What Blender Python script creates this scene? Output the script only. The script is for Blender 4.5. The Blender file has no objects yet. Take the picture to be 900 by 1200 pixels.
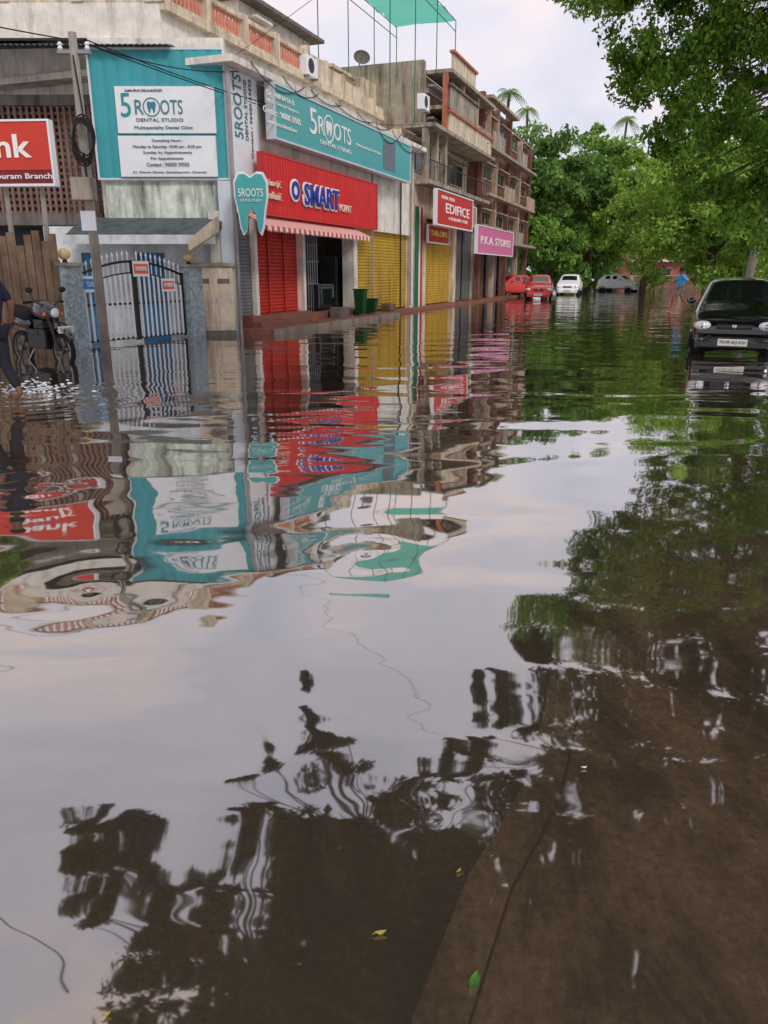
import bpy, bmesh, math, random
import numpy as np
from mathutils import Vector, Matrix
random.seed(7); rng=np.random.default_rng(11)
SC=bpy.context.scene; COL=SC.collection
PITCH=math.radians(17.3); CC=math.cos(PITCH); SS=math.sin(PITCH); H=1.55
# ---------------------------------------------------------------- materials
def lin(c):
    return tuple(((x/255)/12.92 if x/255<=.04045 else ((x/255+.055)/1.055)**2.4) for x in c)
def newmat(name):
    m=bpy.data.materials.new(name); m.use_nodes=True
    return m,m.node_tree,m.node_tree.nodes['Principled BSDF']
def pm(name,col,rough=.75,var=.25,scale=2.5,stain=0.0,stcol=(40,38,30),bump=.0,metal=0,spec=.4,coat=0,streak=True):
    m,nt,b=newmat(name); N=nt.nodes.new; L=nt.links.new
    c=lin(col)
    geo=N('ShaderNodeNewGeometry')
    n=N('ShaderNodeTexNoise'); n.inputs['Scale'].default_value=scale; n.inputs['Detail'].default_value=6; n.inputs['Roughness'].default_value=.65
    L(geo.outputs['Position'],n.inputs['Vector'])
    r=N('ShaderNodeMapRange'); r.inputs['From Min'].default_value=.3; r.inputs['From Max'].default_value=.7
    r.inputs['To Min'].default_value=1-var; r.inputs['To Max'].default_value=1+var*.5
    L(n.outputs['Fac'],r.inputs['Value'])
    mx=N('ShaderNodeVectorMath'); mx.operation='SCALE'; mx.inputs[0].default_value=c
    L(r.outputs['Result'],mx.inputs['Scale'])
    out=mx.outputs[0]
    if stain>0:
        mp=N('ShaderNodeMapping'); mp.inputs['Scale'].default_value=(3,3,.45) if streak else (1.3,1.3,1.3)
        L(geo.outputs['Position'],mp.inputs['Vector'])
        n2=N('ShaderNodeTexNoise'); n2.inputs['Scale'].default_value=1.1; n2.inputs['Detail'].default_value=8; n2.inputs['Roughness'].default_value=.7
        L(mp.outputs[0],n2.inputs['Vector'])
        r2=N('ShaderNodeMapRange'); r2.inputs['From Min'].default_value=.62-stain*.28; r2.inputs['From Max'].default_value=.78-stain*.15
        r2.inputs['To Max'].default_value=min(1,.5+stain*.5)
        L(n2.outputs['Fac'],r2.inputs['Value'])
        mm=N('ShaderNodeMix'); mm.data_type='RGBA'; L(r2.outputs['Result'],mm.inputs['Factor']); L(out,mm.inputs[6]); mm.inputs[7].default_value=(*lin(stcol),1)
        out=mm.outputs[2]
    L(out,b.inputs['Base Color'])
    b.inputs['Roughness'].default_value=rough; b.inputs['Metallic'].default_value=metal
    b.inputs['Specular IOR Level'].default_value=spec; b.inputs['Coat Weight'].default_value=coat
    if bump>0:
        n3=N('ShaderNodeTexNoise'); n3.inputs['Scale'].default_value=scale*9; n3.inputs['Detail'].default_value=5
        L(geo.outputs['Position'],n3.inputs['Vector'])
        bp=N('ShaderNodeBump'); bp.inputs['Distance'].default_value=bump; bp.inputs['Strength'].default_value=.7
        L(n3.outputs['Fac'],bp.inputs['Height']); L(bp.outputs[0],b.inputs['Normal'])
    return m
M={}
M['white_wall']=pm('white_wall',(232,226,216),stain=.4,stcol=(116,108,94),bump=.01)
M['moss_wall']=pm('moss_wall',(222,232,218),stain=.7,stcol=(24,40,20),bump=.02,scale=4)
M['annex_wall']=pm('annex_wall',(226,232,234),stain=.3,stcol=(120,124,120),bump=.01)
M['cream_wall']=pm('cream_wall',(222,206,180),stain=.6,stcol=(100,88,72),bump=.01)
M['grey_wall']=pm('grey_wall',(162,158,154),stain=.5,stcol=(76,72,68),bump=.015)
M['concrete']=pm('concrete',(178,166,148),stain=.75,stcol=(66,60,50),bump=.015)
M['concrete2']=pm('concrete_dark',(118,112,108),stain=.6,stcol=(50,48,44),bump=.015)
M['slab']=pm('slab',(92,102,106),stain=.6,stcol=(34,42,40),bump=.02)
M['salmon']=pm('salmon',(206,164,138),stain=.6,stcol=(110,80,64))
M['orange_trim']=pm('orange_trim',(180,110,84),var=.3,stain=.4,stcol=(96,60,46))
M['brown_wall']=pm('brown_wall',(130,88,76),stain=.6,stcol=(62,44,38),bump=.01)
M['beige_wall']=pm('beige_wall',(184,162,138),stain=.6,stcol=(92,74,58),bump=.01)
M['baluster']=pm('baluster',(210,140,118),var=.2)
M['teal']=pm('teal_sheet',(60,158,168),rough=.45,var=.12,scale=1.2,stain=.2,stcol=(60,112,116))
M['teal_board']=pm('teal_board',(74,168,170),rough=.4,var=.08,scale=1.0)
M['teal_text']=pm('teal_text',(28,146,156),rough=.5,var=.05)
M['board']=pm('white_board',(232,236,240),rough=.45,var=.06,stain=.12,stcol=(170,174,176))
M['greyboard']=pm('grey_board',(206,214,222),rough=.5,var=.1,stain=.15,stcol=(150,156,160))
M['darktext']=pm('dark_text',(50,60,70),var=.05)
M['slatetext']=pm('slate_text',(70,128,142),var=.05)
M['greytext']=pm('grey_text',(106,120,130),var=.05)
M['whitetext']=pm('white_text',(240,240,238),rough=.5,var=.03)
M['paletext']=pm('pale_text',(240,214,196),rough=.5,var=.03)
M['red']=pm('red_sheet',(208,38,38),rough=.45,var=.16,scale=1.5,stain=.2,stcol=(140,28,28))
M['redshop']=pm('red_shutter',(192,48,34),rough=.5,var=.22,stain=.35,stcol=(118,34,26))
M['redsign']=pm('red_sign',(198,50,50),rough=.45,var=.1)
M['orangered']=pm('orange_red_sign',(206,60,42),rough=.45,var=.1)
M['maroon']=pm('dark_red_band',(120,32,34),rough=.5,var=.1)
M['blue_letter']=pm('blue_letter',(26,46,160),rough=.4,var=.05)
M['yellow_letter']=pm('yellow_letter',(250,225,120),rough=.4,var=.05)
M['yellow']=pm('yellow_shutter',(200,162,52),rough=.5,var=.2,stain=.5,stcol=(110,86,40),streak=True)
M['pink']=pm('pink_sign',(212,116,160),rough=.5,var=.1)
M['greyshutter']=pm('grey_shutter',(124,128,130),rough=.5,var=.2,stain=.4,stcol=(60,62,60),metal=.3)
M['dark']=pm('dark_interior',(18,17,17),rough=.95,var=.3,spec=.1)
M['darkgrey']=pm('dark_grey',(44,45,48),rough=.55,var=.2)
M['black']=pm('black_metal',(14,14,16),rough=.4,var=.2)
M['rubber']=pm('rubber',(18,18,18),rough=.85,var=.2)
M['steel']=pm('steel',(150,152,155),rough=.35,var=.1,metal=.8)
M['glass']=pm('dark_glass',(18,24,28),rough=.06,var=.2,spec=1.0)
M['pane']=pm('window_pane',(38,44,48),rough=.2,var=.3,spec=.6)
M['blue_door']=pm('blue_door',(66,134,182),rough=.6,var=.2,stain=.3,stcol=(64,90,108))
M['roofsheet']=pm('roof_sheet',(74,84,90),rough=.6,var=.2,stain=.4,stcol=(40,42,40))
M['jaali']=pm('brown_lattice',(136,108,98),rough=.8,var=.2,stain=.4,stcol=(66,50,44))
M['wood']=pm('old_wood',(136,112,90),rough=.85,var=.45,stain=.6,stcol=(60,46,36),bump=.01)
M['pole']=pm('pole_concrete',(154,148,138),rough=.85,var=.25,stain=.4,stcol=(90,84,76),bump=.01)
M['gatebar']=pm('gate_bar_paint',(226,230,230),rough=.5,var=.12)
M['stonepost']=pm('stone_post',(172,188,196),rough=.85,var=.6,scale=12,bump=.03)
M['lampglobe']=pm('lamp_globe',(230,200,140),rough=.3,var=.1)
M['greenbin']=pm('green_plastic',(14,72,34),rough=.5,var=.2)
M['pavement']=pm('pavement',(150,92,78),rough=.5,var=.3,stain=.7,stcol=(96,78,68),streak=False,bump=.01)
M['paver']=pm('kerb',(150,136,122),rough=.7,var=.3,stain=.5,stcol=(76,64,54),bump=.01)
M['skin']=pm('skin',(122,78,56),rough=.55,var=.08)
M['navy']=pm('navy_cloth',(24,32,54),rough=.9,var=.2)
M['darkcloth']=pm('dark_cloth',(30,32,44),rough=.9,var=.2)
M['bluecloth']=pm('blue_cloth',(60,165,228),rough=.8,var=.15)
M['khaki']=pm('khaki_cloth',(120,110,100),rough=.9,var=.15)
M['hair']=pm('hair',(12,10,10),rough=.7,var=.2)
M['carblack']=pm('car_black',(9,10,13),rough=.18,var=.15,spec=.7,coat=.9)
M['carred']=pm('car_red',(200,40,32),rough=.25,var=.06,coat=.7)
M['carwhite']=pm('car_white',(250,250,252),rough=.35,var=.02,coat=.5)
M['lens']=pm('headlight_lens',(226,230,234),rough=.12,var=.1,spec=.9)
M['taillamp']=pm('tail_lamp',(150,10,10),rough=.2,var=.1)
M['plate']=pm('plate_white',(220,220,214),rough=.5,var=.05)
M['chrome']=pm('chrome',(190,190,192),rough=.15,var=.05,metal=1)
M['dullsteel']=pm('dull_steel',(96,98,102),rough=.3,var=.1,metal=1)
M['bark']=pm('bark',(92,80,66),rough=.95,var=.4,scale=6,bump=.04)
M['wire']=pm('cable',(20,20,20),rough=.7,var=.05)
M['poster_blue']=pm('poster_blue',(50,150,220),var=.1)
M['poster_orange']=pm('poster_orange',(235,110,70),var=.1)
M['wallbrown']=pm('compound_wall',(126,96,82),stain=.5,stcol=(76,58,48),bump=.01)
M['farpink']=pm('far_pink_wall',(190,112,98),stain=.5,stcol=(110,72,64))
M['leafy']=pm('floating_leaf',(60,110,30),rough=.5,var=.2)
M['leafyel']=pm('floating_leaf_yellow',(170,150,60),rough=.5,var=.2)
M['foam']=pm('foam',(225,230,235),rough=.3,var=.1)
M['green_paint']=pm('green_paint',(30,110,76),rough=.5,var=.15)
def netmat():
    m,nt,b=newmat('green_net'); N=nt.nodes.new; L=nt.links.new
    b.inputs['Base Color'].default_value=(.02,.50,.36,1); b.inputs['Roughness'].default_value=.7
    t=N('ShaderNodeBsdfTranslucent'); t.inputs['Color'].default_value=(.04,.70,.50,1); tr=N('ShaderNodeBsdfTransparent')
    a=N('ShaderNodeMixShader'); a.inputs[0].default_value=.5; L(b.outputs[0],a.inputs[1]); L(t.outputs[0],a.inputs[2])
    c=N('ShaderNodeMixShader'); c.inputs[0].default_value=.15; L(a.outputs[0],c.inputs[1]); L(tr.outputs[0],c.inputs[2]); L(c.outputs[0],nt.nodes['Material Output'].inputs['Surface']); return m
M['greennet']=netmat()
def stripes(name,c1,c2,dirv,freq):
    m,nt,b=newmat(name); N=nt.nodes.new; L=nt.links.new
    g=N('ShaderNodeNewGeometry'); d=N('ShaderNodeVectorMath'); d.operation='DOT_PRODUCT'; d.inputs[1].default_value=dirv
    L(g.outputs['Position'],d.inputs[0])
    a=N('ShaderNodeMath'); a.operation='MULTIPLY'; a.inputs[1].default_value=freq; L(d.outputs['Value'],a.inputs[0])
    f=N('ShaderNodeMath'); f.operation='FRACT'; L(a.outputs[0],f.inputs[0])
    t=N('ShaderNodeMath'); t.operation='GREATER_THAN'; t.inputs[1].default_value=.5; L(f.outputs[0],t.inputs[0])
    mx=N('ShaderNodeMix'); mx.data_type='RGBA'; L(t.outputs[0],mx.inputs['Factor']); mx.inputs[6].default_value=(*lin(c1),1); mx.inputs[7].default_value=(*lin(c2),1)
    L(mx.outputs[2],b.inputs['Base Color']); b.inputs['Roughness'].default_value=.8
    return m
UDIR=(math.cos(math.radians(69.64)),math.sin(math.radians(69.64)),0)
M['awning']=stripes('awning_cloth',(230,212,204),(206,80,82),UDIR,3.2)
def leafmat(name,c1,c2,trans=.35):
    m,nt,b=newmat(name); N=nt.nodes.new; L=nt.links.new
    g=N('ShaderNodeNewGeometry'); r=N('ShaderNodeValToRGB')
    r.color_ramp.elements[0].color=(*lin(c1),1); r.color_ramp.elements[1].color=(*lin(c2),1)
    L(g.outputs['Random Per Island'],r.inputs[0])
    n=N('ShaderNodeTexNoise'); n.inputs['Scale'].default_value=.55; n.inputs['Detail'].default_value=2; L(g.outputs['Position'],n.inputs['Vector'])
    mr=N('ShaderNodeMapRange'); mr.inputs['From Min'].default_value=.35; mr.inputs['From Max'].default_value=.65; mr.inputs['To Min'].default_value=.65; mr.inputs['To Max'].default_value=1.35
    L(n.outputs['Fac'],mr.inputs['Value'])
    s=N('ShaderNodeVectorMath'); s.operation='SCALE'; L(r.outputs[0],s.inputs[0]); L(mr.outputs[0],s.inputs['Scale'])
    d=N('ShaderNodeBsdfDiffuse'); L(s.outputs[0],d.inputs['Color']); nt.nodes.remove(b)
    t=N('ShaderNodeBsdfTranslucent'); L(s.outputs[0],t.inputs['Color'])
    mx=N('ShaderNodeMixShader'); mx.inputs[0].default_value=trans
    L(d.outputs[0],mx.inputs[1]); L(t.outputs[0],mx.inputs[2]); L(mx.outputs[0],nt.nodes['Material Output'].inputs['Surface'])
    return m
M['leaf_dark']=leafmat('leaf_dark',(84,122,62),(136,170,92),.4)
M['leaf_mid']=leafmat('leaf_mid',(90,132,60),(150,184,90),.4)
M['leaf_bright']=leafmat('leaf_bright',(104,148,60),(172,200,98),.42)
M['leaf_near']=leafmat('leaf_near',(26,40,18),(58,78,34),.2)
M['leaf_top']=leafmat('leaf_top',(62,100,38),(140,180,74),.42)
# ---------------------------------------------------------------- frames & geometry
def ray(px,py):
    v=(600-py)/900; h=(px-450)/900
    return Vector((h,CC+v*SS,-SS+v*CC))
def gp(px,py,z=0):
    d=ray(px,py); t=(z-H)/d.z
    return Vector((0,0,H))+d*t
class Fr:
    def __init__(s,ox,oy,deg):
        s.a=math.radians(deg); s.o=Vector((ox,oy)); s.ex=Vector((math.cos(s.a),math.sin(s.a))); s.ey=Vector((-math.sin(s.a),math.cos(s.a)))
    def loc(s,px,py,y=0):
        d=ray(px,py); d2=Vector((d.x,d.y)); t=(y-(-s.o).dot(s.ey))/d2.dot(s.ey)
        P=d2*t; return (P-s.o).dot(s.ex), H+d.z*t
    def xs(s,px,z,y=0):
        k=(px-450)/900; b=s.o+s.ey*y
        return (k*(b.y*CC-(z-H)*SS)-b.x)/(s.ex.x-k*s.ex.y*CC)
    def zs(s,py,x,y=0):
        v=(600-py)/900; Y=(s.o+s.ey*y+s.ex*x).y
        return H+Y*(v*CC-SS)/(CC+v*SS)
    def rect(s,px0,pt,pb,px1,y=0):
        x0,_=s.loc(px0,(pt+pb)/2,y); z1=s.zs(pt,x0,y); z0=s.zs(pb,x0,y)
        return x0,s.xs(px1,(z0+z1)/2,y),z0,z1
    def w(s,x,y,z): 
        p=s.o+s.ex*x+s.ey*y; return Vector((p.x,p.y,z))
WORLD=Fr(0,0,0)
F=Fr(-11.7,0,69.64)
K=Fr(0,20.9,0)
OFF={}
def thing(name,label,cat,fr=WORLD,base=(0,0,0),group=None,kind=None):
    o=bpy.data.objects.new(name,None); COL.objects.link(o); o.empty_display_size=.2
    o.location=fr.w(*base); o.rotation_euler=(0,0,fr.a)
    o['label']=label; o['category']=cat
    if group:o['group']=group
    if kind:o['kind']=kind
    OFF[o]=Vector(base); return o
def tag(o,label,cat,group=None,kind=None):
    o['label']=label
    if cat:o['category']=cat
    if group:o['group']=group
    if kind:o['kind']=kind
    return o
class MB:
    def __init__(s): s.v=[]; s.f=[]
    def box(s,x0,x1,y0,y1,z0,z1):
        if x0>x1:x0,x1=x1,x0
        if y0>y1:y0,y1=y1,y0
        if z0>z1:z0,z1=z1,z0
        i=len(s.v); s.v+=[(x0,y0,z0),(x1,y0,z0),(x1,y1,z0),(x0,y1,z0),(x0,y0,z1),(x1,y0,z1),(x1,y1,z1),(x0,y1,z1)]
        s.f+=[(i,i+3,i+2,i+1),(i+4,i+5,i+6,i+7),(i,i+1,i+5,i+4),(i+1,i+2,i+6,i+5),(i+2,i+3,i+7,i+6),(i+3,i,i+4,i+7)]; return s
    def tube(s,p,q,r0,r1=None,n=8):
        r1=r0 if r1 is None else r1; p=Vector(p); q=Vector(q); d=(q-p)
        if d.length<1e-6: return s
        d.normalize(); a=d.orthogonal().normalized(); b=d.cross(a); i=len(s.v)
        for c,r in((p,r0),(q,r1)):
            for k in range(n):
                t=2*math.pi*k/n; s.v.append(tuple(c+a*math.cos(t)*r+b*math.sin(t)*r))
        for k in range(n): s.f.append((i+k,i+(k+1)%n,i+n+(k+1)%n,i+n+k))
        s.f.append(tuple(i+k for k in range(n))[::-1]); s.f.append(tuple(i+n+k for k in range(n))); return s
    def path(s,pts,r,n=6):
        rs=r if isinstance(r,(list,tuple)) else [r]*len(pts)
        pts=[Vector(p) for p in pts]; i0=len(s.v); m=len(pts); prev=None
        for j,p in enumerate(pts):
            d=(pts[min(j+1,m-1)]-pts[max(j-1,0)]).normalized()
            a=d.orthogonal().normalized() if prev is None else (prev-d*prev.dot(d)).normalized()
            prev=a; b=d.cross(a)
            for k in range(n):
                t=2*math.pi*k/n; s.v.append(tuple(p+(a*math.cos(t)+b*math.sin(t))*rs[j]))
        for j in range(m-1):
            for k in range(n):
                a=i0+j*n+k; b=i0+j*n+(k+1)%n; s.f.append((a,b,b+n,a+n))
        s.f.append(tuple(i0+k for k in range(n))[::-1]); s.f.append(tuple(i0+(m-1)*n+k for k in range(n))); return s
    def prism(s,pts,y0,y1):
        n=len(pts); i=len(s.v)
        for y in(y0,y1):
            for x,z in pts: s.v.append((x,y,z))
        s.f.append(tuple(range(i,i+n))); s.f.append(tuple(range(i+n,i+2*n))[::-1])
        for k in range(n): s.f.append((i+k,i+n+k,i+n+(k+1)%n,i+(k+1)%n))
        return s
    def prismx(s,pts,x0,x1):
        n=len(pts); i=len(s.v)
        for x in(x0,x1):
            for y,z in pts: s.v.append((x,y,z))
        s.f.append(tuple(range(i,i+n))[::-1]); s.f.append(tuple(range(i+n,i+2*n)))
        for k in range(n): s.f.append((i+k,i+(k+1)%n,i+n+(k+1)%n,i+n+k))
        return s
    def lathe(s,c,prof,n=16,axis='z',closed=False):
        i=len(s.v); c=Vector(c)
        for r,h in prof:
            for k in range(n):
                t=2*math.pi*k/n; a,b=r*math.cos(t),r*math.sin(t)
                o=Vector((a,b,h)) if axis=='z' else (Vector((h,a,b)) if axis=='x' else Vector((a,h,b)))
                s.v.append(tuple(c+o))
        m=len(prof)
        for j in range(m if closed else m-1):
            for k in range(n):
                a=i+j*n+k; b=i+j*n+(k+1)%n; a2=i+((j+1)%m)*n+k; b2=i+((j+1)%m)*n+(k+1)%n; s.f.append((a,b,b2,a2))
        if not closed:
            s.f.append(tuple(i+k for k in range(n))[::-1]); s.f.append(tuple(i+(m-1)*n+k for k in range(n)))
        return s
    def ring(s,c,r0,r1,th,n=28):
        return s.lathe(c,[(r1,0),(r1,th),(r0,th),(r0,0)],n,'y',True)
    def sphere(s,c,r,n=12,sc=(1,1,1)):
        pr=[(max(1e-3,math.sin(math.pi*j/n)),-math.cos(math.pi*j/n)) for j in range(n+1)]
        i=len(s.v); s.lathe((0,0,0),pr,n+4)
        for k in range(i,len(s.v)):
            v=s.v[k]; s.v[k]=(c[0]+v[0]*r*sc[0],c[1]+v[1]*r*sc[1],c[2]+v[2]*r*sc[2])
        return s
    def quad(s,*p):
        i=len(s.v); s.v+=[tuple(q) for q in p]; s.f.append(tuple(range(i,i+len(p)))); return s
    def build(s,name,mat,parent=None,fr=None,base=(0,0,0),smooth=False,bevel=0,label=None):
        off=OFF[parent] if parent is not None else Vector(base)
        me=bpy.data.meshes.new(name); me.from_pydata([(v[0]-off.x,v[1]-off.y,v[2]-off.z) for v in s.v],[],s.f)
        bm=bmesh.new(); bm.from_mesh(me); bmesh.ops.recalc_face_normals(bm,faces=bm.faces); bm.to_mesh(me); bm.free()
        me.materials.append(M[mat] if isinstance(mat,str) else mat)
        if smooth: me.shade_smooth()
        o=bpy.data.objects.new(name,me); COL.objects.link(o)
        if parent is not None: o.parent=parent
        else:
            fr=fr or WORLD; o.location=fr.w(*base); o.rotation_euler=(0,0,fr.a)
        OFF[o]=off
        if bevel: 
            b=o.modifiers.new('b','BEVEL'); b.width=bevel; b.segments=2; b.limit_method='ANGLE'
        if label:o['label']=label
        return o
def text(parent,st,x0,x1,z0,z1,y,mat,bold=0.0,name='lettering',ext=.008,vertical=False):
    cu=bpy.data.curves.new('t','FONT'); cu.body=st; cu.extrude=ext; cu.offset=bold; cu.resolution_u=3
    ob=bpy.data.objects.new('t',cu); COL.objects.link(ob); bpy.context.view_layer.update()
    me=bpy.data.meshes.new_from_object(ob.evaluated_get(bpy.context.evaluated_depsgraph_get()))
    bpy.data.objects.remove(ob)
    if len(me.vertices)==0: return None
    if vertical:
        for v in me.vertices: v.co=(-v.co.y,v.co.x,v.co.z)
    xs=[v.co.x for v in me.vertices]; ys=[v.co.y for v in me.vertices]
    a,b,c,d=min(xs),max(xs),min(ys),max(ys); off=OFF[parent]
    for v in me.vertices:
        X=x0+(v.co.x-a)/(b-a+1e-9)*(x1-x0); Z=z0+(v.co.y-c)/(d-c+1e-9)*(z1-z0)
        v.co=(X-off.x,y-v.co.z-ext-off.y,Z-off.z)
    me.materials.clear(); me.materials.append(M[mat])
    o=bpy.data.objects.new(name,me); COL.objects.link(o); o.parent=parent; OFF[o]=off; return o
def ptext(parent,st,fr,px0,pt,pb,px1,y,mat,bold=0.0,name='lettering'):
    x0,x1,z0,z1=fr.rect(px0,pt,pb,px1,y); return text(parent,st,x0,x1,z0,z1,y,mat,bold,name)
def corr(mb,x0,x1,z0,z1,y,pitch=.09,d=.02,horizontal=True):
    if horizontal:
        n=max(2,int((z1-z0)/pitch)); 
        for k in range(n):
            a=z0+(z1-z0)*k/n; b=z0+(z1-z0)*(k+.55)/n; c=z0+(z1-z0)*(k+.75)/n; e=z0+(z1-z0)*(k+1)/n
            mb.quad((x0,y,a),(x1,y,a),(x1,y-d,(a+b)/2),(x0,y-d,(a+b)/2)); mb.quad((x0,y-d,(a+b)/2),(x1,y-d,(a+b)/2),(x1,y-d,c),(x0,y-d,c)); mb.quad((x0,y-d,c),(x1,y-d,c),(x1,y,e),(x0,y,e))
    else:
        n=max(2,int((x1-x0)/pitch))
        for k in range(n):
            a=x0+(x1-x0)*k/n; b=x0+(x1-x0)*(k+.25)/n; c=x0+(x1-x0)*(k+.65)/n; e=x0+(x1-x0)*(k+.9)/n; f=x0+(x1-x0)*(k+1)/n
            mb.quad((a,y,z0),(b,y-d,z0),(b,y-d,z1),(a,y,z1)); mb.quad((b,y-d,z0),(c,y-d,z0),(c,y-d,z1),(b,y-d,z1)); mb.quad((c,y-d,z0),(e,y,z0),(e,y,z1),(c,y-d,z1)); mb.quad((e,y,z0),(f,y,z0),(f,y,z1),(e,y,z1))
    return mb
def window(parent,x0,x1,z0,z1,y,fm='white_wall',bars=2,grille=True):
    f=MB(); t=.07
    f.box(x0,x1,y-.06,y+.0,z0,z0+t).box(x0,x1,y-.06,y,z1-t,z1).box(x0,x0+t,y-.06,y,z0+t,z1-t).box(x1-t,x1,y-.06,y,z0+t,z1-t)
    for k in range(1,bars): 
        xx=x0+(x1-x0)*k/bars; f.box(xx-.025,xx+.025,y-.05,y,z0+t,z1-t)
    o=f.build('window',fm,parent); MB().box(x0+t,x1-t,y-.022,y-.004,z0+t,z1-t).build('pane','pane',o)
    MB().box(x0-.08,x1+.08,y-.35,y-.062,z1+.02,z1+.09).build('sunshade',fm,o)
    return o
# ---------------------------------------------------------------- world, sun, camera
w=bpy.data.worlds.new("World"); SC.world=w; w.use_nodes=True; nt=w.node_tree; N=nt.nodes.new; L=nt.links.new
bg=nt.nodes['Background']; sk=N('ShaderNodeTexSky'); sk.sky_type='NISHITA'; sk.sun_disc=False
SUNEL=math.radians(40); SUNAZ=math.radians(150)
sk.sun_elevation=SUNEL; sk.sun_rotation=SUNAZ
tc=N('ShaderNodeTexCoord'); mp=N('ShaderNodeMapping'); mp.inputs['Scale'].default_value=(1,1,2.2); L(tc.outputs['Generated'],mp.inputs['Vector'])
nz=N('ShaderNodeTexNoise'); nz.inputs['Scale'].default_value=2.6; nz.inputs['Detail'].default_value=7; nz.inputs['Distortion'].default_value=.5; L(mp.outputs[0],nz.inputs['Vector'])
cr=N('ShaderNodeValToRGB'); e=cr.color_ramp.elements; e[0].position=.34; e[0].color=(.70,.70,.83,1); e[1].position=.66; e[1].color=(1.08,.91,.88,1)
e2=cr.color_ramp.elements.new(.52); e2.color=(.85,.82,.91,1)
L(nz.outputs['Fac'],cr.inputs[0])
vs=N('ShaderNodeVectorMath'); vs.operation='SCALE'; vs.inputs['Scale'].default_value=10.6; L(cr.outputs[0],vs.inputs[0])
mx=N('ShaderNodeMix'); mx.data_type='RGBA'; mx.inputs['Factor'].default_value=.92; L(sk.outputs[0],mx.inputs[6]); L(vs.outputs[0],mx.inputs[7])
L(mx.outputs[2],bg.inputs['Color']); bg.inputs['Strength'].default_value=.1
sd=bpy.data.lights.new('sun','SUN'); sd.energy=1.5; sd.angle=math.radians(14); sd.color=(1,.94,.84)
so=bpy.data.objects.new('sun',sd); COL.objects.link(so)
sdir=Vector((math.sin(SUNAZ)*math.cos(SUNEL),math.cos(SUNAZ)*math.cos(SUNEL),math.sin(SUNEL)))
so.rotation_euler=sdir.to_track_quat('Z','Y').to_euler()
cam=bpy.data.cameras.new('camera'); co=bpy.data.objects.new('camera',cam); COL.objects.link(co)
cam.sensor_fit='VERTICAL'; cam.sensor_height=36; cam.lens=27; cam.clip_end=2000; cam.clip_start=.05
co.location=(0,0,H); co.rotation_euler=(math.pi/2-PITCH,0,0); SC.camera=co
SC.view_settings.view_transform='Standard'; SC.view_settings.look='None'; SC.view_settings.exposure=0
# ---------------------------------------------------------------- ground and water
def ground(name,c1,c2,p0=.36,p1=.72):
    m,nt,b=newmat(name); N=nt.nodes.new; L=nt.links.new
    g=N('ShaderNodeNewGeometry')
    mp=N('ShaderNodeMapping'); mp.inputs['Rotation'].default_value=(0,0,.35); mp.inputs['Scale'].default_value=(1.5,.6,1); L(g.outputs['Position'],mp.inputs['Vector'])
    n=N('ShaderNodeTexNoise'); n.inputs['Scale'].default_value=1.5; n.inputs['Detail'].default_value=9; n.inputs['Roughness'].default_value=.72; n.inputs['Distortion'].default_value=.6; L(mp.outputs[0],n.inputs['Vector'])
    r=N('ShaderNodeValToRGB'); r.color_ramp.elements[0].position=p0; r.color_ramp.elements[1].position=p1
    r.color_ramp.elements[0].color=(*c1,1); r.color_ramp.elements[1].color=(*c2,1); L(n.outputs['Fac'],r.inputs[0])
    n2=N('ShaderNodeTexNoise'); n2.inputs['Scale'].default_value=30; n2.inputs['Detail'].default_value=6; n2.inputs['Roughness'].default_value=.85; L(g.outputs['Position'],n2.inputs['Vector'])
    mr=N('ShaderNodeMapRange'); mr.inputs['From Min'].default_value=.3; mr.inputs['From Max'].default_value=.7; mr.inputs['To Min'].default_value=.3; mr.inputs['To Max'].default_value=1.6; L(n2.outputs['Fac'],mr.inputs['Value'])
    s=N('ShaderNodeVectorMath'); s.operation='SCALE'; L(r.outputs[0],s.inputs[0]); L(mr.outputs[0],s.inputs['Scale'])
    L(s.outputs[0],b.inputs['Base Color']); b.inputs['Roughness'].default_value=.9
    return m
M['mud']=ground('muddy_slab',(.13,.088,.058),(.66,.52,.40),.42,.70)
M['mud_dark']=ground('muddy_road',(.045,.036,.026),(.19,.15,.11))
MB().quad((-900,-300,-.2),(900,-300,-.2),(900,1500,-.2),(-900,1500,-.2)).build('ground','mud_dark')['kind']='structure'
a=gp(650,790,-.1); b=gp(498,1200,-.1); d=(a-b).normalized(); a2=a+d*16; b2=b-d*3
nn=Vector((d.y,-d.x,0))
rnd=random.Random(3)
N_=90; lo=[];
for j in range(N_+1):
    c=b2.lerp(a2,j/N_); lo.append(c+nn*(.03*math.sin(j*.8)+rnd.uniform(-.012,.012)))
for nm_,o0,o1,zz,mt in (('kerb',0,.12,-.075,'mud'),('pavement',.126,8,-.088,'mud')):
    st=MB()
    for c in lo: 
        for oo,z_ in((o0,-.3),(o0,zz),(o1,zz),(o1,-.3)): q=c+nn*oo; st.v.append((q.x,q.y,z_))
    for j in range(N_):
        for k in range(3): i=j*4+k; st.f.append((i,i+1,i+5,i+4))
    st.build(nm_,mt)['kind']='structure'
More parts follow.
